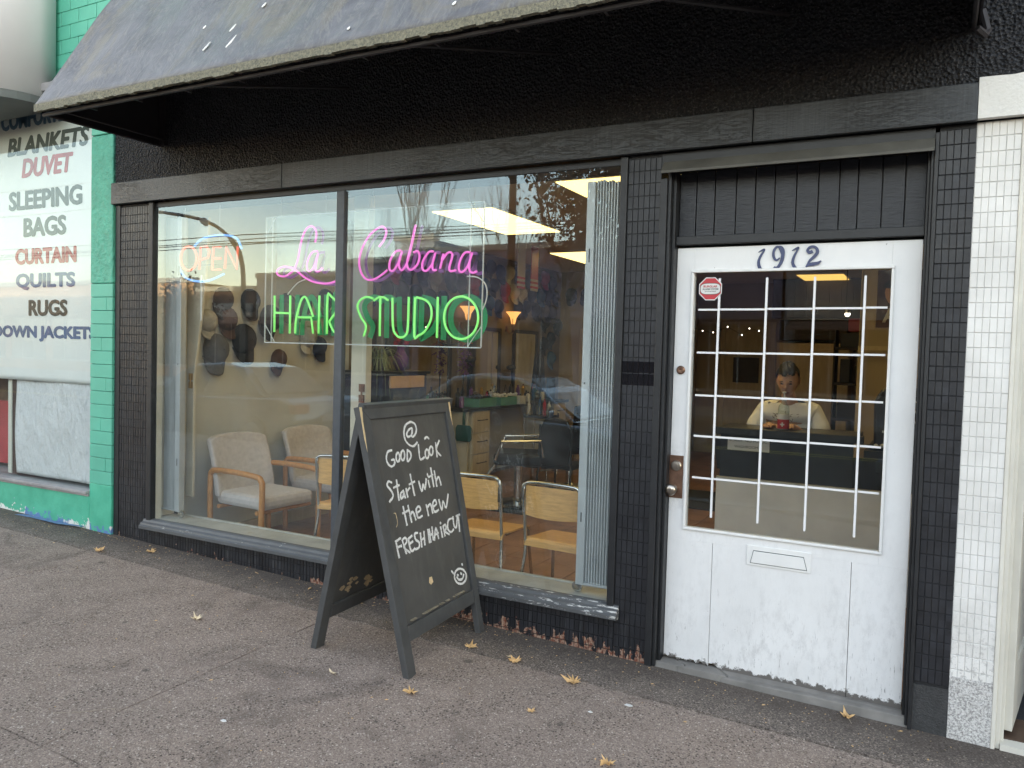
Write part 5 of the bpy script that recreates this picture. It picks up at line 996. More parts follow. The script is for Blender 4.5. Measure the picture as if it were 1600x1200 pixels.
# armchairs ------------------------------------------------------------
def armchair(loc, lab):
    t = thing('armchair', lab, 'armchair', loc, 0, 'grey armchairs against the olive wall')
    for sy in (-1, 1):
        y = sy * .275
        loop = [(-.26, y, .0), (-.27, y, .30), (-.27, y, .545), (-.255, y, .585), (-.22, y, .602), (.0, y, .608), (.24, y, .598), (.285, y, .575), (.30, y, .53), (.295, y, .30), (.29, y, .0)]
        b = MB(); b.tube(smooth_path(loop, 4), .021, 10); b.build('arm_frame', 'arm_wood', t, smooth=True, local=True)
    for x, z in ((-.20, .33), (.22, .33)): MB().tube([(x, -.258, z), (x, .258, z)], .016, 8).build('crossbar', 'arm_wood', t, local=True)
    o = MB().box(-.24, .275, -.25, .25, .345, .445); ob = o.build('seat', 'chair_fabric', t, local=True, bevel=.035)
    # backrest, curved
    vs = []; fs = []; n = 10; zs = [(.40, -.17), (.55, -.20), (.70, -.24), (.84, -.285)]
    for k, (z, x) in enumerate(zs):
        for i in range(n + 1):
            y = -.27 + .54 * i / n; c = .05 * (1 - (2 * i / n - 1) ** 2); edge = 1 - .10 * (k == 3) * abs(2 * i / n - 1) ** 3
            vs.append((x - c, y, z + (.015 * (1 - (2 * i / n - 1) ** 2) if k == 3 else 0) - .02 * (k == 3) * abs(2 * i / n - 1) ** 6))
    m1 = len(vs); vs += [(v[0] - .055, v[1], v[2]) for v in vs]
    R_ = n + 1
    for k in range(3):
        for i in range(n): a_ = k * R_ + i; fs += [(a_, a_ + 1, a_ + R_ + 1, a_ + R_), (m1 + a_, m1 + a_ + R_, m1 + a_ + R_ + 1, m1 + a_ + 1)]
    for i in range(n): fs += [(i, m1 + i, m1 + i + 1, i + 1), (3 * R_ + i, 3 * R_ + i + 1, m1 + 3 * R_ + i + 1, m1 + 3 * R_ + i)]
    for k in range(3): fs += [(k * R_, (k + 1) * R_, m1 + (k + 1) * R_, m1 + k * R_), (k * R_ + n, m1 + k * R_ + n, m1 + (k + 1) * R_ + n, (k + 1) * R_ + n)]
    MB().add(vs, fs).build('backrest', 'chair_fabric', t, smooth=True, local=True, bevel=.016)
    return t
ac = armchair((-3.32, .66, FZ), 'grey fabric armchair with bent wood arms nearest the left shutter')
ac.rotation_euler = (0, 0, math.radians(-4))
dup(ac, (-3.35, 1.47, FZ), math.radians(-2), 'grey fabric armchair with bent wood arms behind the first, by the mullion')
# reception desk -------------------------------------------------------
dk = thing('reception_desk', 'charcoal reception desk with pale lower board seen through the door glass', 'desk', (.4, 2.0, FZ))
box('front_panel', 'charcoal_laminate', -.155, .70, 1.81, 1.84, .672, .972, dk); box('top_edge', 'charcoal_laminate', -.20, .76, 1.78, 1.835, .9725, 1.022, dk, bevel=.003); box('desk_top', 'black_laminate', -.20, .72, 1.836, 2.30, .985, 1.012, dk)
box('kick_board', 'kick_board', -.172, 1.15, 1.79, 1.809, FZ, .668, dk, bevel=.002); box('kick_rail', 'white_laminate', -.172, 1.15, 1.785, 1.812, .6685, .678, dk)
box('side', 'charcoal_laminate', -.155, -.13, 1.8405, 2.3, FZ, .984, dk); box('return_top', 'black_laminate', .7605, 1.19, 1.84, 2.6, .88, .93, dk, bevel=.003); box('return_front', 'black_laminate', .7005, 1.19, 1.815, 1.835, .68, .879, dk)
MB().prism([(-.22, .93), (-.16, .93), (-.16, .72), (-.185, .72)], (0, 1.86, 0), (1, 0, 0), (0, 0, 1), (0, .03, 0)).build('bracket', 'black_laminate', dk)
nt = thing('paper_notice', 'typed paper notice taped to the front of the charcoal desk', 'notice', (.03, 1.80, .85)); box('sheet', 'paper', -.106, .175, 1.8065, 1.8092, .868, .957, nt)
text_obj('typing', 'SORRY, NO PUBLIC', 'ink_dark', nt, (0, 1.806, 0), (1, 0, 0), (0, 0, 1), -.095, .160, .924, .943, .0, .0002); text_obj('typing', 'WASHROOM', 'ink_dark', nt, (0, 1.806, 0), (1, 0, 0), (0, 0, 1), -.06, .10, .885, .903, .0, .0002)
sp = thing('sanitizer_bottle', 'clear pump bottle with red label and white cross on the reception desk', 'bottle', (.25, 1.86, 1.013))
MB().lathe([(.036, 0), (.038, .006), (.038, .14), (.034, .165), (.016, .185), (.014, .20)], (.25, 1.86, 1.0225), 18).build('body', 'clear_plastic', sp, smooth=True)
MB().lathe([(.0388, .012), (.0388, .075)], (.25, 1.86, 1.0225), 18).build('label', 'red_plastic', sp); MB().lathe([(.0388, .0755), (.0388, .11)], (.25, 1.86, 1.0225), 18).build('white_label', 'white_plastic', sp)
b = MB(); b.box(.2455, .2545, 1.8195, 1.8207, 1.05, 1.078); b.box(.236, .2454, 1.8195, 1.8207, 1.0595, 1.0685); b.box(.2546, .264, 1.8195, 1.8207, 1.0595, 1.0685); b.build('cross', 'white_plastic', sp)
MB().lathe([(.016, .2), (.018, .205), (.018, .225), (.006, .228), (.005, .25), (.013, .252), (.013, .262), (.003, .265)], (.25, 1.86, 1.0225), 14).build('pump', 'white_plastic', sp)
pm_ = thing('card_machine', 'black machine with labels and cables on the right end of the desk', 'machine', (.95, 2.2, .93))
MB().prism([(.80, .931), (1.15, .931), (1.15, 1.33), (.84, 1.33), (.79, 1.24)], (0, 2.1, 0), (1, 0, 0), (0, 0, 1), (0, .3, 0)).build('body', 'black_plastic', pm_, bevel=.02)
box('screen', 'car_glass', .86, 1.12, 2.092, 2.099, 1.08, 1.28, pm_); box('label', 'paper', .88, .95, 2.086, 2.0915, 1.22, 1.25, pm_); box('label', 'paper', .85, .92, 2.086, 2.0985, 1.03, 1.045, pm_)
for i in range(3): MB().tube(smooth_path([(.95 + i * .03, 2.08, 1.30), (1.0 + i * .03, 2.05, 1.22), (1.05 + i * .02, 2.07, 1.10), (1.1, 2.08, .95)], 4), .003, 5).build('cable', 'white_plastic', pm_)
ty = thing('metal_tray', 'shiny metal tray with small things beside the black machine', 'tray', (.70, 2.0, .93)); MB().lathe([(.09, 0), (.11, .02), (.115, .022), (.088, .006)], (.87, 1.97, .9305), 20).build('dish', 'chrome', ty)
b = MB(); rr = random.Random(2)
for i in range(9): b.ball((.87 + rr.uniform(-.05, .05), 1.97 + rr.uniform(-.05, .05), .955), .015, 6, 4)
b.build('sweets', 'white_plastic', ty)
# stool
stl = thing('stool', 'black stool under the seated person behind the desk', 'stool', (.19, 2.5, FZ)); MB().lathe([(.19, .60), (.20, .62), (.19, .66), (.05, .67)], (.19, 2.5, FZ), 20).build('seat', 'black_leather', stl); MB().lathe([(.22, 0), (.22, .02), (.03, .04), (.03, .60)], (.19, 2.5, FZ), 16).build('base', 'chrome', stl)

# ------------------------------------------------------------ seated person
PXc, PYc = .195, 2.42
per = thing('person', 'person with short dark hair and white printed t-shirt seated behind the desk looking down', 'person', (PXc, 2.5, .60))
def skinmesh(name, nodes, edges, mat, parent, sub=2):
    me = bpy.data.meshes.new(name); o0 = wpos(parent); me.from_pydata([tuple(Vector(n[0]) - o0) for n in nodes], edges, []); me.materials.append(M[mat])
    o = bpy.data.objects.new(name, me); COL.objects.link(o); o.parent = parent
    sk = o.modifiers.new('skin', 'SKIN'); sk.use_smooth_shade = True
    if not me.skin_vertices: me.skin_vertices.new()
    for i, n in enumerate(nodes): r = n[1]; me.skin_vertices[0].data[i].radius = r if isinstance(r, tuple) else (r, r)
    me.skin_vertices[0].data[0].use_root = True
    s = o.modifiers.new('sub', 'SUBSURF'); s.levels = sub; s.render_levels = sub; return o
x, y = PXc, PYc
hx, hy, hz = x + .003, y - .10, 1.355      # head centre
nodes = [((x, y + .08, .72), (.16, .12)), ((x, y + .07, .88), (.15, .11)), ((x, y + .04, 1.03), (.14, .09)), ((x, y + .02, 1.10), (.085, .055)), ((x, y - .01, 1.20), (.056, .055)), ((x, y - .05, 1.285), (.052, .055)),   # 0-5 spine, neck
         ((x - .172, y + .02, 1.085), (.046, .05)), ((x - .235, y + .0, .99), (.046, .046)), ((x - .245, y - .03, .88), (.045, .045)), ((x - .17, y - .20, .93), (.036, .036)), ((x - .10, y - .30, 1.02), (.026, .030)), ((x - .06, y - .35, 1.035), (.036, .016)),  # 6-11
         ((x + .172, y + .02, 1.085), (.046, .05)), ((x + .235, y + .0, .99), (.046, .046)), ((x + .245, y - .03, .88), (.045, .045)), ((x + .17, y - .20, .93), (.036, .036)), ((x + .10, y - .30, 1.02), (.026, .030)), ((x + .06, y - .35, 1.035), (.036, .016)),
         ((x - .10, y + .0, .68), (.085, .085)), ((x - .13, y - .36, .68), (.065, .065)), ((x - .13, y - .38, .35), (.055, .055)), ((x - .13, y - .34, .06), (.040, .04)), ((x - .13, y - .44, .02), (.04, .03)),
         ((x + .10, y + .0, .68), (.085, .085)), ((x + .13, y - .36, .68), (.065, .065)), ((x + .13, y - .38, .35), (.055, .055)), ((x + .13, y - .34, .06), (.040, .04)), ((x + .13, y - .44, .02), (.04, .03))]
edges = [(0, 1), (1, 2), (2, 3), (3, 4), (4, 5), (3, 6), (6, 7), (7, 8), (8, 9), (9, 10), (10, 11), (3, 12), (12, 13), (13, 14), (14, 15), (15, 16), (16, 17), (0, 18), (18, 19), (19, 20), (20, 21), (21, 22), (0, 23), (23, 24), (24, 25), (25, 26), (26, 27)]
for sx, w0 in ((-1, 11), (1, 17)):            # five fingers resting on the desk
    wx, wy, wz = nodes[w0][0]
    for k, (dx, L) in enumerate(((.030, .055), (.012, .075), (-.006, .080), (-.023, .070), (-.037, .055))):
        b0 = len(nodes); bx_ = wx + sx * -dx; th = k == 0
        nodes += [((bx_, wy - (.0 if th else .03), wz), (.009, .009)), ((bx_ - sx * (.018 if th else 0), wy - .03 - L * .45, wz + .006), (.0085, .0085)), ((bx_ - sx * (.026 if th else 0), wy - .03 - L * .9, wz - .010), (.007, .007))]
        edges += [(w0, b0), (b0, b0 + 1), (b0 + 1, b0 + 2)]
body = skinmesh('body', nodes, edges, 'skin', per)
sh_n = [((x, y + .08, .74), (.185, .14)), ((x, y + .065, .90), (.175, .13)), ((x, y + .035, 1.05), (.195, .125)), ((x, y + .02, 1.135), (.150, .092)), ((x, y - .003, 1.190), (.078, .070)),
        ((x - .175, y + .02, 1.118), (.070, .074)), ((x - .232, y + .005, 1.02), (.064, .070)), ((x - .262, y - .01, .95), (.074, .070)), ((x + .175, y + .02, 1.122), (.070, .074)), ((x + .230, y + .005, 1.02), (.064, .070)), ((x + .255, y - .01, .95), (.074, .070))]
skinmesh('tshirt', sh_n, [(0, 1), (1, 2), (2, 3), (3, 4), (3, 5), (5, 6), (6, 7), (3, 8), (8, 9), (9, 10)], 'tshirt', per)
# head: deformed sphere with brow, nose, cheeks, jaw; tilted down
def headpt(u, v):   # u around (0 = face front), v from -pi/2 (chin) to pi/2 (crown)
    cx_, sx_ = math.cos(v), math.sin(v)
    X = math.sin(u) * cx_; Y = -math.cos(u) * cx_; Z = sx_
    jaw = max(0, -Z); wx = .076 * (1 - .30 * jaw ** 1.5); wy = .095
    px_, py_, pz_ = X * wx, Y * wy + (.012 * jaw if Y > 0 else 0), Z * (.118 if Z > 0 else .122)
    fr_ = max(0, -Y)
    g = lambda a0, z0, sa, sz: math.exp(-((X - a0) / sa) ** 2 - ((Z - z0) / sz) ** 2) * (1 if Y < 0 else 0)
    py_ -= .026 * g(0, -.22, .13, .16) + .016 * g(0, -.08, .09, .22)          # nose
    py_ -= .006 * g(0, .14, .55, .10)                                         # brow
    py_ += .013 * (g(.36, .0, .17, .10) + g(-.36, .0, .17, .10))              # eye sockets
    py_ -= .005 * (g(.5, -.28, .2, .2) + g(-.5, -.28, .2, .2))                # cheeks
    py_ -= .008 * g(0, -.50, .28, .05) + .008 * g(0, -.60, .26, .05)          # lips
    py_ += .006 * g(0, -.545, .3, .022)
    py_ -= .012 * g(0, -.86, .35, .14)                                        # chin
    return Vector((px_, py_, pz_))
tilt = Matrix.Rotation(math.radians(21), 3, 'X'); HC = Vector((hx, hy, hz))
def headmesh(name, mat, f, NU=48, NV=36, v0=-math.pi / 2, v1=math.pi / 2, keep=None):
    vs = []; fs = []
    for j in range(NV + 1):
        for i in range(NU): vs.append(HC + tilt @ f(2 * math.pi * i / NU, v0 + (v1 - v0) * j / NV))
    for j in range(NV):
        for i in range(NU):
            if keep and not keep(2 * math.pi * (i + .5) / NU, v0 + (v1 - v0) * (j + .5) / NV): continue
            fs.append((j * NU + i, j * NU + (i + 1) % NU, (j + 1) * NU + (i + 1) % NU, (j + 1) * NU + i))
    return MB().add(vs, fs).build(name, mat, per, smooth=True)
headmesh('head', 'skin', headpt)
rr = random.Random(12)
def hairpt(u, v):
    p = headpt(u, v); k = 1.10 + .035 * math.sin(u * 9 + v * 7) + .02 * math.sin(u * 23); q = p * k; q.z = p.z * (k + .03) + .006; return q
headmesh('hair', 'hair', hairpt, keep=lambda u, v: (v > .50 + .07 * math.sin(u * 7)) or (abs((u % 6.283) - math.pi) < 1.75 and v > -.25) )
b = MB()
for sx in (-1, 1): b.ball(HC + tilt @ Vector((sx * .078, .012, -.008)), (.010, .018, .030), 8, 6)
b.build('ear', 'skin', per, smooth=True)
b = MB()
for sx in (-1, 1): b.ball(HC + tilt @ Vector((sx * .029, -.078, .0)), (.013, .008, .006), 8, 6)
b.build('eye', 'eye_dark', per, smooth=True)
b = MB()
for sx in (-1, 1): b.tube([HC + tilt @ Vector((sx * q_, -.094 + .25 * q_, .019 + .004 * math.sin(q_ * 60))) for q_ in (.012, .025, .042)], [.003, .004, .0025], 6)
b.build('eyebrow', 'hair', per)
MB().tube([HC + tilt @ Vector((q_, -.093 + 6 * q_ * q_, -.064)) for q_ in (-.022, -.010, 0, .010, .022)], [.002, .004, .0045, .004, .002], 6).build('mouth', 'lip', per, smooth=True)
b = MB()
for i in range(26):
    a_ = rr.uniform(-.09, .09); zz = rr.uniform(1.05, 1.11); b.tube([(x + a_, y - .098 + .5 * a_ * a_, zz), (x + a_ + rr.uniform(-.02, .02), y - .100, zz + rr.uniform(-.02, .02))], .003, 4)
b.build('shirt_print', 'shirt_print', per, kind='stuff')

# ------------------------------------------------------------ folding shutters
def shutter(x0, x1, side, lab, dy=0):
    t = thing('folding_shutter', lab, 'security shutter', ((x0 + x1) / 2, .12, .24), 0, 'folded security shutters at the window ends')
    st = .045; a0, a1 = (x1 - st, x1) if side > 0 else (x0, x0 + st)
    box('stile', 'aluminium', a0, a1, .075, .125, .285, 2.395, t, bevel=.003)
    xa, xb = (x0, x1 - st) if side > 0 else (x0 + st, x1); n = 10; w = (xb - xa) / n
    for i in range(n): MB().prism([(.004, .0), (w - .002, .0), (w - .0015, .012), (w * .7, .028), (w * .3, .028), (.0015, .012)], (xa + i * w, .118, .300 - .002 * i), (1, 0, 0), (0, -1, 0), (0, 0, 2.10 + .004 * (i % 3))).build('slat', 'aluminium', t, bevel=.001)
    box('channel', 'aluminium', xa, xb, .075, .119, .288, .2975, t)
    for xx in (x0 + .02, x1 - .02): MB().cyl((xx, .074, 1.35), (xx, .070, 1.35), .005, 8).build('rivet', 'chrome', t)
    xw = (a0 + a1) / 2 + side * .02
    MB().lathe([(.028, -.008), (.030, -.004), (.030, .004), (.028, .008), (.01, .009)], (xw, .10, .268), 18, (0, 1, 0)).build('roller_wheel', 'chrome', t, smooth=False); MB().lathe([(.012, -.013), (.012, -.009)], (xw, .10, .268), 10, (0, 1, 0)).build('axle', 'nickel', t)
    MB().tube([((a0 + a1) / 2 - side * .03, .10, .287), (xw, .088, .278)], .006, 6).build('fork', 'chrome', t)
    MB().box((a0 + a1) / 2 - .003, (a0 + a1) / 2 + .003, .0735, .0748, 1.98, 2.05).build('slot', 'ink_black', t)
    for zz in (.62,): MB().box((a0 + a1) / 2 - .003, (a0 + a1) / 2 + .003, .0735, .0748, zz, zz + .05).build('slot', 'ink_black', t)
    t.location.y += dy; return t
shutter(-3.797, -3.612, 1, 'folded grey metal shutter standing at the left end of the window', .05)
shutter(-.486, -.285, -1, 'folded pale metal shutter standing at the right end of the window')
fp = thing('cream_shutter_panel', 'narrow cream hinged panel hanging just right of the left folding shutter', 'panel', (-3.62, .30, .36))
MB().prism([(-3.745, .365), (-3.668, .365), (-3.668, 1.25), (-3.56, 1.95), (-3.53, 2.42), (-3.745, 2.42)], (0, .29, 0), (1, 0, 0), (0, 0, 1), (0, .022, 0)).build('board', 'cream_jamb', fp, bevel=.003)
h = MB(); 
for zc in (1.17, 1.23): h.box(-3.715, -3.675, .284, .2895, zc, zc + .05)
h.cyl((-3.695, .286, 1.17), (-3.695, .286, 1.28), .006); h.build('hinge', 'gold_metal', fp)

# ------------------------------------------------------------ neon signs
ns = thing('neon_sign', 'large clear acrylic neon sign with pink script over green lettering', 'neon sign', (-2.04, .22, 1.52))
X0n, X1n, Z0n, Z1n = -2.895, -1.19, 1.525, 2.365
box('acrylic_panel', 'acrylic', X0n, X1n, .226, .229, Z0n, Z1n, ns); box('acrylic_panel', 'acrylic', X0n + .06, X1n - .09, .262, .266, Z0n + .01, Z1n + .02, ns)
b = MB(); e = .004
for (a0, a1, c0, c1) in ((X0n, X1n, Z0n - .006, Z0n), (X0n, X1n, Z1n, Z1n + .003), (X0n - .004, X0n, Z0n, Z1n), (X1n, X1n + .004, Z0n, Z1n), (X0n + .056, X0n + .059, Z0n, Z1n), (X1n - .089, X1n - .086, Z0n, Z1n)): b.box(a0, a1, .222, .232, c0, c1)
b.build('panel_edge', 'acrylic_edge', ns)
for cxn, czn, sx, sz in ((X0n, Z0n, 1, 1), (X1n, Z0n, -1, 1), (X0n, Z1n, 1, -1), (X1n, Z1n, -1, -1)):
    MB().tube([(cxn + sx * .09, .224, czn), (cxn, .224, czn + sz * .12)], .003, 5).build('corner_brace', 'acrylic_edge', ns)
for xx in (-2.77, -2.38, -2.0, -1.66, -1.30):
    b = MB(); k = 0; z = Z1n
    while z < 2.69: b.tube([(xx + .003 * (k % 2), .23, z), (xx - .003 * (k % 2), .233, z + .016)], .0016, 4); z += .018; k += 1
    b.build('chain', 'white_tube', ns)
T3 = lambda pts, y: [(p[0], y, p[1]) for p in pts]
for s_ in PINK: MB().tube(T3(smooth_path(s_, 4), .2), .0068, 8).build('script_tube', 'neon_pink', ns, smooth=True)
for s_ in GREEN: MB().tube(T3(smooth_path(s_, 3) if len(s_) > 4 else s_, .2), .0072, 8).build('letter_tube', 'neon_green', ns, smooth=True)
for i, s_ in enumerate(GREEN):
    if len(s_) == 2 and abs(s_[0][1] - s_[1][1]) < .03: continue
    MB().ribbon(smooth_path(s_, 3) if len(s_) > 4 else s_, .040, (.012, .252 + .0012 * (i % 3), 0), (1, 0, 0), (0, 0, 1), (0, .001, 0)).build('letter_backing', 'sign_green_panel', ns, fix=False)
for i, s_ in enumerate(PINK): MB().ribbon(smooth_path(s_, 3), .020, (.008, .256 + .0012 * (i % 2), 0), (1, 0, 0), (0, 0, 1), (0, .001, 0)).build('script_backing', 'sign_purple_panel', ns, fix=False)
for s_ in CORD: MB().tube(T3(smooth_path(s_, 4), .215), .004, 6).build('lead', 'white_tube', ns)
op = thing('open_sign', 'small neon sign of salmon letters between pale blue arcs at the upper left', 'neon sign', (-3.35, .05, 1.9))
for s_ in OPENL: MB().tube(T3(smooth_path(s_, 3) if len(s_) > 6 else s_, .05), .0082, 8).build('letter_tube', 'neon_orange', op, smooth=True)
for s_ in OPENB: MB().tube(T3(smooth_path(s_, 4), .05), .0075, 8).build('arc_tube', 'neon_blue', op, smooth=True)
b = MB(); b.tube([(-3.54, .062, 2.04), (-3.05, .062, 2.04)], .003, 5); b.tube([(-3.54, .062, 2.20), (-3.05, .062, 2.20)], .003, 5); b.build('support_bar', 'clear_plastic', op)
MB().tube([(-3.33, .062, 1.97), (-3.33, .064, 1.66)], .006, 6).build('lead', 'white_tube', op)
for xx in (-3.50, -3.16): MB().tube([(xx, .062, 2.2), (xx, .062, 2.44)], .0012, 4).build('cord', 'white_tube', op)

# ------------------------------------------------------------ chalkboard
BO = Vector((-0.935, -0.437, -0.015)); BS = Vector((0, 1, 0)); BT = Vector((-.285, 0, 1.225)).normalized(); BN = BS.cross(BT)
bo = thing('sandwich_board', 'dark grey wooden sandwich board chalked with white handwriting on the sidewalk', 'sandwich board', (-1.25, -.43, -.01))
def leafset(O, S, T, Nn, front, slab_):
    def quadbox(p, n0, n1, name, m, par, bev=.003):   # p: list of (s,t)
        b = MB(); b.prism(p, O + Nn * n0, S, T, Nn * (n1 - n0)); return b.build(name, m, par, bevel=bev)
    lw = .062
    quadbox([(-.352, -.012), (-.352 + lw, .0), (-.385 + lw, 1.21), (-.388, 1.275), (-.392, 1.275)], -.034, 0, 'leg', 'board_frame', bo)
    lr = .046 if front else .062
    quadbox([(.352, .012), (.352 - lr, .012), (.385 - lr, 1.21), (.388, 1.275), (.392, 1.275)], -.034, 0, 'leg', 'board_frame', bo)
    quadbox([(-.322, 1.2105), (.384 - lr, 1.2105), (.387, 1.275), (-.387, 1.275)], -.0335, -.0005, 'top_rail', 'board_frame', bo)
    quadbox([(-.291, .150), (.351 - lr, .175), (.353 - lr, .245), (-.293, .222)], -.034, -.0005, 'bottom_rail', 'board_frame', bo)
    return quadbox([(-.293, .222), (.353 - lr, .245), (.3845 - lr, 1.2100), (-.3225, 1.2100)], -.022, -.014, 'writing_panel' if front else 'back_panel', 'chalkboard', bo, 0)
leafset(BO, BS, BT, BN, True, None)
O2 = Vector((-1.552, -.410, .004)); T2 = Vector((.300, 0, 1.225)).normalized(); N2 = BS.cross(T2)
leafset(O2, BS, T2, -N2, False, None)
rr = random.Random(17)
b = MB()
for s_ in CHALK:
    sp_ = smooth_path(s_, 4) if len(s_) > 3 else smooth_path(s_, 6) if len(s_) == 3 else [(s_[0][0] + (s_[1][0] - s_[0][0]) * k / 6, s_[0][1] + (s_[1][1] - s_[0][1]) * k / 6) for k in range(7)]
    sp_ = [(p[0] * (.93 if p[0] > 0 else 1) + rr.uniform(-.0008, .0008), p[1] + rr.uniform(-.0008, .0008)) for p in sp_]
    MB().ribbon(sp_, [.0115 * rr.uniform(.75, 1.15) for _ in sp_], BO + BN * -.0138, BS, BT, BN * .0008).build('chalk_stroke', 'chalk', bo, fix=False)
MB().prism(PATCH[1], BO + BN * -.0139, BS, BT, BN * .0006).build('bare_patch', 'board_wood_chip', bo)
for p, w_ in ((PATCH[3][:4], .004),): MB().ribbon(smooth_path(p, 5), [w_ * rr.uniform(.5, 1.4) for _ in smooth_path(p, 5)], BO + BN * -.0139, BS, BT, BN * .0005).build('crack', 'board_wood_chip', bo, fix=False)
for (sa, sb_, ta, tb2) in ((-.391, -.374, 1.06, 1.272), (.374, .391, 1.13, 1.272)): MB().prism([(sa, ta + .06), (sa + .008, ta), (sa + .012, ta + .09), (sb_ - .006, tb2 - .07), (sb_, tb2 - .03), (sb_ + .0, tb2), (sa, tb2)], BO + BN * .0002, BS, BT, BN * .0006).build('chipped_paint', 'board_wood_chip', bo)
b = MB()
for i in range(40): s0 = -.26 + .5 * rr.random(); b.ball(BO + BS * s0 + BT * (.236 + .04 * (s0 + .29) ) + BN * -.012, (.012, .012, .004), 6, 4)
b.build('dust', 'water_stain', bo, kind='stuff')
b = MB()
for i in range(14):
    s0 = -.24 + .3 * rr.random(); t0 = .245 + rr.random() * .09 * (1 if s0 < -.1 else .6); w = rr.uniform(.01, .03)
    b.prism([(s0 - w, t0), (s0, t0 - w * .5), (s0 + w, t0 + .004), (s0 + w * .4, t0 + w * .7), (s0 - w * .5, t0 + w * .6)], O2 + N2 * (.0221 + .0007 * i / 14), BS, T2, N2 * .0006)
b.build('peeling_patch', 'raw_wood', bo, kind='stuff')
MB().tube([Vector((-1.24, -.80, 1.19)), Vector((-1.24, -.06, 1.19))], .006, 6).build('hinge_rod', 'old_brass', bo)
# ================================================================== LEAVES AND LITTER
def leafpoly(n, s, kind, rr):
    if kind == 'maple':
        base = [(0, -.45), (.10, -.20), (.42, -.42), (.30, -.12), (.62, -.02), (.42, .10), (.55, .42), (.24, .26), (.12, .62), (0, .95), (-.12, .60), (-.26, .28), (-.52, .40), (-.40, .10), (-.64, 0), (-.30, -.12), (-.40, -.40), (-.10, -.20)]
    else: base = [(0, -.8), (.16, -.4), (.22, 0), (.16, .4), (0, .8), (-.16, .4), (-.22, 0), (-.16, -.4)]
    return [(x * s * rr.uniform(.85, 1.15), y * s * rr.uniform(.85, 1.15)) for x, y in base]
def leaf(x, y, s, kind, m, a, lab, seed):
    rr = random.Random(seed); z = zg(x, y); poly = leafpoly(0, s, kind, rr); curl = rr.uniform(3, 9) / s * .1
    R_ = Matrix.Rotation(a, 3, 'Z'); vs = [Vector((x, y, z + .004 + .1 * s))]
    for px_, py_ in poly:
        p = R_ @ Vector((px_, py_, 0)); p.z = .003 + abs(px_) * rr.uniform(.05, .5) + (px_ * px_ + py_ * py_) * curl * rr.uniform(.2, 1.2); vs.append(Vector((x, y, z)) + p)
    n = len(poly); t = thing('fallen_leaf', lab, 'leaf', (x, y, z), 0, 'fallen leaves on the sidewalk')
    o = MB().add(vs, [(0, 1 + i, 1 + (i + 1) % n) for i in range(n)]).build('blade', m, t, fix=False); md = o.modifiers.new('t', 'SOLIDIFY'); md.thickness = .0008
    e = R_ @ Vector((0, -1.1 * s, 0)); MB().tube([vs[0] - Vector((0, 0, .003)), Vector((x, y, z + .004)) + R_ @ Vector((0, -.6 * s, 0)), Vector((x, y, z + .002)) + e], .0011, 4).build('stem', 'twig', t, fix=False)
LV = [(-3.835, -.335, .045, 'maple', 'maple_leaf', .6, 'pale maple leaf on the joint in front of the green pillar'), (-3.536, -.153, .045, 'maple', 'maple_leaf', 1.9, 'curled maple leaf in front of the left window corner'),
      (-2.303, -.823, .042, 'maple', 'pale_leaf', 1.2, 'pale maple leaf alone on the open paving left of the sandwich board'), (-1.263, -.932, .034, 'oval', 'pale_leaf', 1.3, 'pale oval leaf between the two near legs of the sandwich board'),
      (-.842, -.897, .042, 'maple', 'maple_leaf', 2.6, 'yellow leaf just below the foot of the nearest board leg'), (-.888, -.316, .045, 'maple', 'maple_leaf', .3, 'tan maple leaf between the front legs of the sandwich board'),
      (-.612, -.347, .050, 'maple', 'maple_leaf', .9, 'tan maple leaf right of the sandwich board'), (-1.75, -.13, .042, 'maple', 'maple_leaf', 1.5, 'tan maple leaf under the sandwich board near the tiled wall'),
      (-.273, -.401, .052, 'maple', 'maple_leaf', 2.2, 'curled orange leaf in front of the narrow tiled pillar'), (.874, -.052, .055, 'maple', 'maple_leaf', .4, 'brown leaf on the ground below the right side of the door'),
      (-.316, -.759, .026, 'maple', 'maple_leaf', 1.1, 'small yellow leaf on the paving in the middle foreground'), (.117, -.970, .055, 'maple', 'maple_leaf', 2.9, 'tan leaf at the bottom edge of the photo'),
      (-2.640, -.067, .022, 'oval', 'maple_leaf', 1.3, 'small tan leaf against the tiled wall left of the board'), (-2.162, -.10, .030, 'oval', 'maple_leaf', .4, 'narrow leaf lying along the base of the wall'), (-.66, -.31, .018, 'maple', 'pale_leaf', 2, 'tiny pale leaf touching the larger one right of the board')]
for i, (x, y, s, k, m, a, lb) in enumerate(LV): leaf(x, y, s * (1.2 if x < 0 else .95), k, m, a, lb, i)
for i, (x, y, s, lb) in enumerate(((-1.335, -1.507, .014, 'white paper scrap on the paving left of the near board leg'), (.02, -.47, .018, 'white paper scrap before the doorway'), (-.1, -.62, .010, 'tiny white scrap on the paving in front of the pillar'))):
    rr = random.Random(i + 60); MB().prism([(-s, -s * .4), (s * .3, -s * .6), (s, 0), (s * .2, s * .5), (-s * .7, s * .4)], (x, y, zg(x, y) + .001), (1, 0, 0), (0, 1, 0), (0, 0, .003)).build('paper_scrap', 'paper_scrap', label=lb, cat='litter')
MB().tube([(-1.95, -1.83, zg(-1.95, -1.83) + .003), (-1.86, -1.76, zg(-1.86, -1.76) + .004), (-1.78, -1.67, zg(-1.8, -1.7) + .003)], .0015, 5).build('twig', 'twig', label='thin pale twig on the paving at the lower left', cat='twig')
b = MB(); rr = random.Random(77)
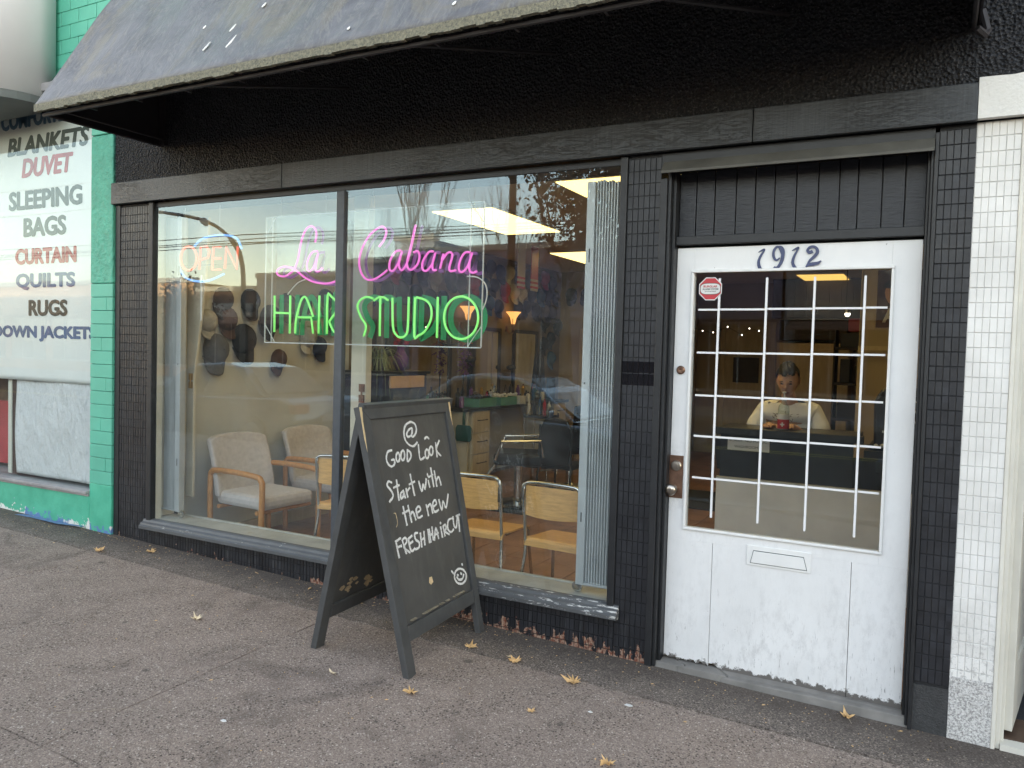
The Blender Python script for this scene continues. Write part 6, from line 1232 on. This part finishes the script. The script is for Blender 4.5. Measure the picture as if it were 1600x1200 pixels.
for i in range(800):
    x = rr.uniform(-5.5, 1.4); y = -abs(rr.gauss(0, .12)) - .01 if rr.random() < .6 else rr.uniform(-2.2, -.1)
    if -.06 < x < 1.13 and y > -.03: continue
    s = rr.uniform(.0015, .006) * (1 if rr.random() < .8 else 1.8); z = zg(x, y); a_ = rr.uniform(0, 3.14); c_, s_ = math.cos(a_) * s, math.sin(a_) * s
    b.add([(x - c_, y - s_, z + .0008), (x + s_ * .5, y - c_ * .5, z + .0012), (x + c_, y + s_, z + .0009), (x - s_ * .5, y + c_ * .5, z + .003)], [(0, 1, 2, 3), (3, 2, 1, 0)])
b.build('leaf_crumbs', 'maple_leaf', label='fine crumbs of dry leaf scattered along the foot of the wall', cat='debris', kind='stuff', fix=False)
MB().ribbon([(-5.35, -.07), (-5.05, -.05), (-4.7, -.075), (-4.45, -.04)], [.03, .05, .04, .02], (0, 0, zg(-4.9, -.06) + .008), (1, 0, 0), (0, 1, 0), (0, 0, .001)).build('paint_spill', 'blue_spill', label='blue paint spilt along the foot of the green wall', cat='paint stain')

# ================================================================== STREET OPPOSITE (seen reflected in the glass)
def car(x0, x1, yc, paint, lab, flip=1):
    L = x1 - x0; t = thing('parked_car', lab, 'car', ((x0 + x1) / 2, yc, -.24), 0, 'cars parked along the kerb'); z0 = -.24
    # side profile, nose at u=0, tail at u=1
    X = lambda u: (x0 + L * u) if flip > 0 else (x1 - L * u)
    low = [(.005, .42), (.02, .62), (.10, .72), (.26, .84), (.30, .86), (.80, .92), (.95, .93), (.985, .86), (.998, .60), (.99, .34), (.90, .24), (.12, .22), (.02, .28)]
    cab = [(.27, .86), (.40, 1.28), (.47, 1.40), (.60, 1.44), (.70, 1.38), (.84, .93)]
    b = MB()
    def loft(prof, halfs, inset):
        vs = []; n = len(prof); rows = []
        for yy_, k in halfs:
            for (u, z) in prof: uu = .5 + (u - .5) * (1 - inset * k); vs.append((X(uu), yc + yy_, z0 + z - .02 * k))
        R_ = len(halfs); fs = [tuple(range(n)), tuple(range((R_ - 1) * n, R_ * n))]
        for r in range(R_ - 1):
            for i in range(n): fs.append((r * n + i, r * n + (i + 1) % n, (r + 1) * n + (i + 1) % n, (r + 1) * n + i))
        return vs, fs
    v, f = loft(low, [(-.88, 1), (-.82, .3), (-.5, 0), (.5, 0), (.82, .3), (.88, 1)], .03); MB().add(v, f).build('body', paint, t, bevel=.03)
    vs = []; fs = []; n = len(cab)
    rows = [(-.80, 0), (-.60, 1), (.60, 1), (.80, 0)]
    for s_ in (-1, 1):
        for (u, z) in cab: tpr = (z - .86) / .58; vs.append((X(u), yc + s_ * (.82 - .20 * tpr), z0 + z))
    fs = [tuple(range(n)), tuple(range(n, 2 * n))] + [(i, (i + 1) % n, n + (i + 1) % n, n + i) for i in range(n)]
    cbn = MB().add(vs, fs).build('cabin', paint, t, bevel=.03)
    def glassp(pts, nm):
        out = []
        for s_ in (-1, 1):
            MB().prism([(p[0], p[1]) for p in pts], (0, 0, 0), (1, 0, 0), (0, 1, 0), (0, 0, .01))
            vv = [];
            for (u, z) in pts: tpr = (z - .86) / .58; vv.append(Vector((X(u), yc + s_ * (.826 - .20 * tpr), z0 + z)))
            d_ = Vector((0, s_ * .006, .002)); n_ = len(vv); MB().add(vv + [p + d_ for p in vv], [tuple(range(n_)), tuple(range(n_, 2 * n_))] + [(i, (i + 1) % n_, n_ + (i + 1) % n_, n_ + i) for i in range(n_)]).build(nm, 'car_glass', t)
    glassp([(.33, .93), (.42, 1.27), (.47, 1.35), (.545, 1.365), (.545, .93)], 'side_window'); glassp([(.56, .93), (.56, 1.365), (.62, 1.36), (.69, 1.32), (.78, .95)], 'side_window')
    for (ua, za, ub, zb, nm) in ((.285, .89, .455, 1.37, 'windscreen'), (.825, .96, .715, 1.35, 'rear_window')):
        sg_ = -1 if nm == 'windscreen' else 1; vv = []
        for (u, z, w) in ((ua, za, .70), (ub, zb, .56)):
            for s_ in (-1, 1): vv.append(Vector((X(u + sg_ * .012), yc + s_ * w, z0 + z + .015)))
        d_ = Vector((0, 0, .008)); q = [vv[0], vv[1], vv[3], vv[2]]; MB().add(q + [p + d_ for p in q], [(0, 1, 2, 3), (7, 6, 5, 4), (0, 1, 5, 4), (1, 2, 6, 5), (2, 3, 7, 6), (3, 0, 4, 7)]).build(nm, 'car_glass', t)
    for u in (.19, .81):
        for s_ in (-1, 1):
            yw = yc + s_ * .80; w = MB().lathe([(.20, -.10), (.31, -.10), (.325, -.06), (.325, .06), (.31, .10), (.20, .10)], (X(u), yw, z0 + .325), 24, (0, 1, 0)).build('wheel', 'tyre', t, smooth=False)
            b = MB(); b.lathe([(.21, -.102), (.205, .102)], (X(u), yw, z0 + .325), 20, (0, 1, 0))
            for k in range(5): a_ = k * 1.2566; b.obox((X(u) + .11 * math.cos(a_), yw + s_ * .103, z0 + .325 + .11 * math.sin(a_)), (.09 * math.cos(a_), 0, .09 * math.sin(a_)), (0, .004, 0), (-.02 * math.sin(a_), 0, .02 * math.cos(a_)))
            b.build('rim', 'chrome', w)
    for s_ in (-1, 1):
        box('tail_light', 'tail_light', min(X(.965), X(.999)), max(X(.965), X(.999)), yc + s_ * .70 - .17, yc + s_ * .70 + .17, z0 + .70, z0 + .84, t, bevel=.01)
        box('headlight', 'head_light', min(X(.006), X(.05)), max(X(.006), X(.05)), yc + s_ * .66 - .18, yc + s_ * .66 + .18, z0 + .56, z0 + .68, t, bevel=.01)
        box('mirror', paint, min(X(.33), X(.355)), max(X(.33), X(.355)), yc + s_ * .95 - .09, yc + s_ * .95 + .09, z0 + .90, z0 + 1.02, t, bevel=.02)
        for u in (.36, .56): box('door_handle', 'chrome', min(X(u + .14), X(u + .175)), max(X(u + .14), X(u + .175)), yc + s_ * .885 - .01, yc + s_ * .885 + .01, z0 + .80, z0 + .825, t)
    box('number_plate', 'paper', min(X(.996), X(1.003)), max(X(.996), X(1.003)), yc - .25, yc + .25, z0 + .55, z0 + .66, t)
    return t
car(-12.0, -7.45, -6.2, 'grey_paint', 'grey parked sedan with red tail lamps reflected in the left window pane', 1)
car(-6.15, -1.6, -6.25, 'silver_paint', 'silver parked sedan reflected in the right window pane', -1)
car(.6, 5.1, -6.2, 'dark_car_paint', 'dark parked sedan behind the photographer, in front of the door', 1)
def bldg(x0, x1, h, m, lab, cat='building', y=-22.0, store=True, seed=0, d=14):
    rr = random.Random(seed); t = thing('street_building', lab, cat, ((x0 + x1) / 2, y - d / 2, -.1), 0, 'buildings across the street')
    box('wall', m, x0, x1, y - d, y, -.3, h, t); box('parapet', 'far_trim', x0 - .02, x1 + .02, y - .3, y + .08, h + .002, h + .22, t)
    if store:
        n = max(1, int((x1 - x0) / 3.2)); w = (x1 - x0) / n
        for i in range(n):
            xa = x0 + i * w; fr = box('window', 'far_window', xa + .35, xa + w - .35, y + .005, y + .03, .5, 2.6, t)
            for k in range(1, 3): box('glazing_bar', 'far_trim', xa + .35 + (w - .7) * k / 3 - .03, xa + .35 + (w - .7) * k / 3 + .03, y + .031, y + .05, .5, 2.6, fr)
            box('sill', 'far_trim', xa + .3, xa + w - .3, y + .005, y + .10, .40, .495, fr)
        box('fascia', 'far_trim' if rr.random() < .5 else m, x0 + .1, x1 - .1, y + .002, y + .12, 2.75, 3.35, t)
        if rr.random() < .7: MB().prism([(0, 2.74), (.9, 2.45), (.9, 2.40), (0, 2.66)], (x0 + .2, y + .001, 0), (0, 1, 0), (0, 0, 1), (x1 - x0 - .4, 0, 0)).build('canopy', 'wall_brown', t)
    return t
bldg(-75, -48, 4.6, 'wall_brown', 'long low brown building at the far left across the street', seed=1)
bldg(-47.9, -29.5, 4.35, 'wall_ochre', 'ochre low building reflected at the left edge of the window', seed=2)
bldg(-29.4, -25.6, 3.9, 'wall_brown', 'small brown shop between the ochre and grey buildings across the street', seed=3)
bldg(-25.5, -20.9, 4.45, 'wall_grey', 'small grey building reflected left of the pink lettering', seed=4)
bldg(-20.8, -17.2, 4.95, 'wall_purple', 'dark purple grey shop with stepped roof across the street', seed=5)
bldg(-17.1, -3.2, 5.25, 'wall_purple', 'long purple grey shop row reflected behind the neon lettering', seed=6)
bldg(-3.1, 12, 4.7, 'wall_grey', 'plain grey building opposite the doorway', seed=7)
bldg(12.1, 40, 6.2, 'wall_brown', 'tall brown building far right across the street', seed=8)
bldg(-19.5, -17.5, 6.1, 'wall_grey', 'pale rooftop hut above the purple grey shop', y=-24, store=False, d=3)
def tree(x, y, H, bare, lab, seed, leafmat='brown_leaves', spread=.9, nleaf=5200):
    rr = random.Random(seed); t = thing('bare_tree' if bare else 'street_tree', lab, 'tree', (x, y, -.1)); b = MB(); tips = []
    def br(p, d, L, r, lev):
        q = p + d * L * .5 + Vector((rr.uniform(-.05, .05), rr.uniform(-.05, .05), 0)) * L; e = q + (d + Vector((rr.uniform(-.15, .15), rr.uniform(-.15, .15), .1))).normalized() * L * .5
        b.tube([p, q, e], [r, r * .8, r * .62], 6 if lev < 2 else 4, caps=False)
        if lev > 1: tips.append(e); tips.append(q)
        if lev >= (6 if bare else 4): return
        for k in range(3 if lev < 4 else 2):
            a_ = rr.uniform(0, 6.283); s = rr.uniform(.3, spread) * (.55 if bare else 1); dd_ = (d + Vector((math.cos(a_) * s, math.sin(a_) * s, rr.uniform(-.05, .35) + (.3 if bare else 0)))).normalized()
            br(e if k else q, dd_, L * rr.uniform(.62, .82), r * .58, lev + 1)
    br(Vector((x, y, -.15)), Vector((0, 0, 1)), H * .30, H * (.009 if bare else .016), 0); b.build('trunk', 'bark', t, fix=False)
    if not bare:
        c = MB()
        for i in range(nleaf):
            p = rr.choice(tips) + Vector((rr.gauss(0, .34), rr.gauss(0, .34), rr.gauss(0, .30))); s = rr.uniform(.05, .12); a_ = Vector((rr.gauss(0, 1), rr.gauss(0, 1), rr.gauss(0, 1))).normalized(); e = a_.orthogonal().normalized() * s; g = a_.cross(e)
            c.add([p - e, p - g * .6, p + e, p + g * .6], [(0, 1, 2, 3)])
        c.build('crown', leafmat, t, kind='stuff', fix=False)
    return t
tree(-8.2, -17.3, 10.5, False, 'large street tree with sparse brown leaves reflected at the right of the window', 3)
tree(-30.5, -19.0, 5.2, False, 'low bushy street tree with brown leaves reflected under the small neon sign', 5, nleaf=3000)
tree(-27.0, -18.8, 4.9, False, 'second low bushy tree right of the first, across the street', 6, nleaf=2600)
for i, (x, y, H) in enumerate(((-24.6, -33, 13.5), (-19.2, -34, 12), (-16.5, -33, 11), (-14.2, -35, 12), (-29, -34, 9), (-11.4, -34, 11))): tree(x, y, H, True, ('tall bare tree reflected above the capital C', 'bare tree reflected right of the capital C', 'slim bare tree reflected above the pink letters', 'bare tree behind the purple shop row', 'short bare tree at the far left skyline', 'bare tree right of the utility pole')[i], 20 + i)
lp = thing('street_lamp', 'tall steel street lamp with a long curved arm reflected in the left pane', 'street lamp', (-20.15, -16.2, -.24))
MB().tube(smooth_path([(-20.15, -16.2, -.24), (-20.15, -16.2, 2.0), (-20.18, -16.2, 4.1), (-20.7, -16.2, 5.1), (-22.0, -16.2, 5.85), (-24.3, -16.2, 6.3), (-26.5, -16.2, 6.5)], 5), [.10] * 6 + [.085] * 10 + [.06] * 15, 10).build('pole', 'pole_steel', lp, smooth=True)
MB().ball((-26.9, -16.2, 6.48), (.45, .16, .09), 12, 6).build('lamp_head', 'pole_steel', lp, smooth=True)
MB().cyl((-22.0, -16.2, 5.78), (-22.18, -16.2, 5.9), .12, 10).build('joint', 'pole_steel', lp)
up = thing('utility_pole', 'wooden utility pole with crossarms reflected above the scarves', 'utility pole', (-10.9, -18.6, -.1))
MB().tube([(-10.9, -18.6, -.1), (-10.95, -18.6, 9.6)], [.15, .10], 10).build('pole', 'pole_wood', up)
for z in (9.2, 8.3): box('crossarm', 'pole_wood', -12.0, -9.8, -18.66, -18.54, z, z + .12, up)
MB().tube(smooth_path([(-10.9, -18.6, 7.3), (-11.8, -18.6, 8.0), (-12.6, -18.5, 8.3)], 4), .05, 6).build('lamp_arm', 'pole_steel', up)
for i, (ya, za, zb, sg) in enumerate(((-17.2, 5.15, 5.15, .12), (-17.6, 5.42, 5.40, .12), (-14.5, 4.72, 4.74, .05), (-18.2, 7.0, 8.35, .3), (-18.5, 8.4, 9.3, .3), (-16.2, 5.6, 5.0, .1))):
    pts = [(-70 + 100 * k / 40, ya, za + (zb - za) * k / 40 - sg * math.sin(math.pi * ((k % 10) / 10))) for k in range(41)]
    MB().tube(pts, .018, 5).build('overhead_wire', 'wire', label=('lower of the paired trolley wires', 'upper of the paired trolley wires', 'near wire carrying the small hangers', 'sloping wire running up to the utility pole', 'highest wire in the reflected sky', 'sagging wire between the trolley wires')[i] + ' reflected in the window', cat='wire', group='overhead wires across the street')
for x in (-11.31, -10.85): tag(MB().box(x - .2, x + .2, -14.52, -14.48, 4.74, 4.77).box(x - .02, x + .02, -14.51, -14.49, 4.771, 4.95).build('wire_hanger', 'wire'), ('left' if x < -11 else 'right') + ' small dark hanger on the trolley wires above the pink letters', 'wire fitting', 'hangers on the trolley wires')
box('side_block', 'wall_back', -34, -9.02, .05, 14, -.4, 14.6, label='unseen plain grey building left of the green shop, raised to shade the street', cat='building')  # out of view; height set so its shadow covers the shops opposite
# unseen rows on this side, made tall to block the sun
box('side_block', 'wall_back', 6.02, 40, .0, 14, -.4, 14.5, label='unseen plain grey building further right on this side, raised to shade the street', cat='building')
box('side_block', 'wall_back', -60, -34.01, .05, 14, -.4, 12.2, label='unseen plain grey building further left on this side, raised to shade the street', cat='building')  # lower block, height set so sun still reaches the far left roofs
box('rear_wall', 'wall_back', -9, 6, 12.5, 13, -.4, 12.0, ln)
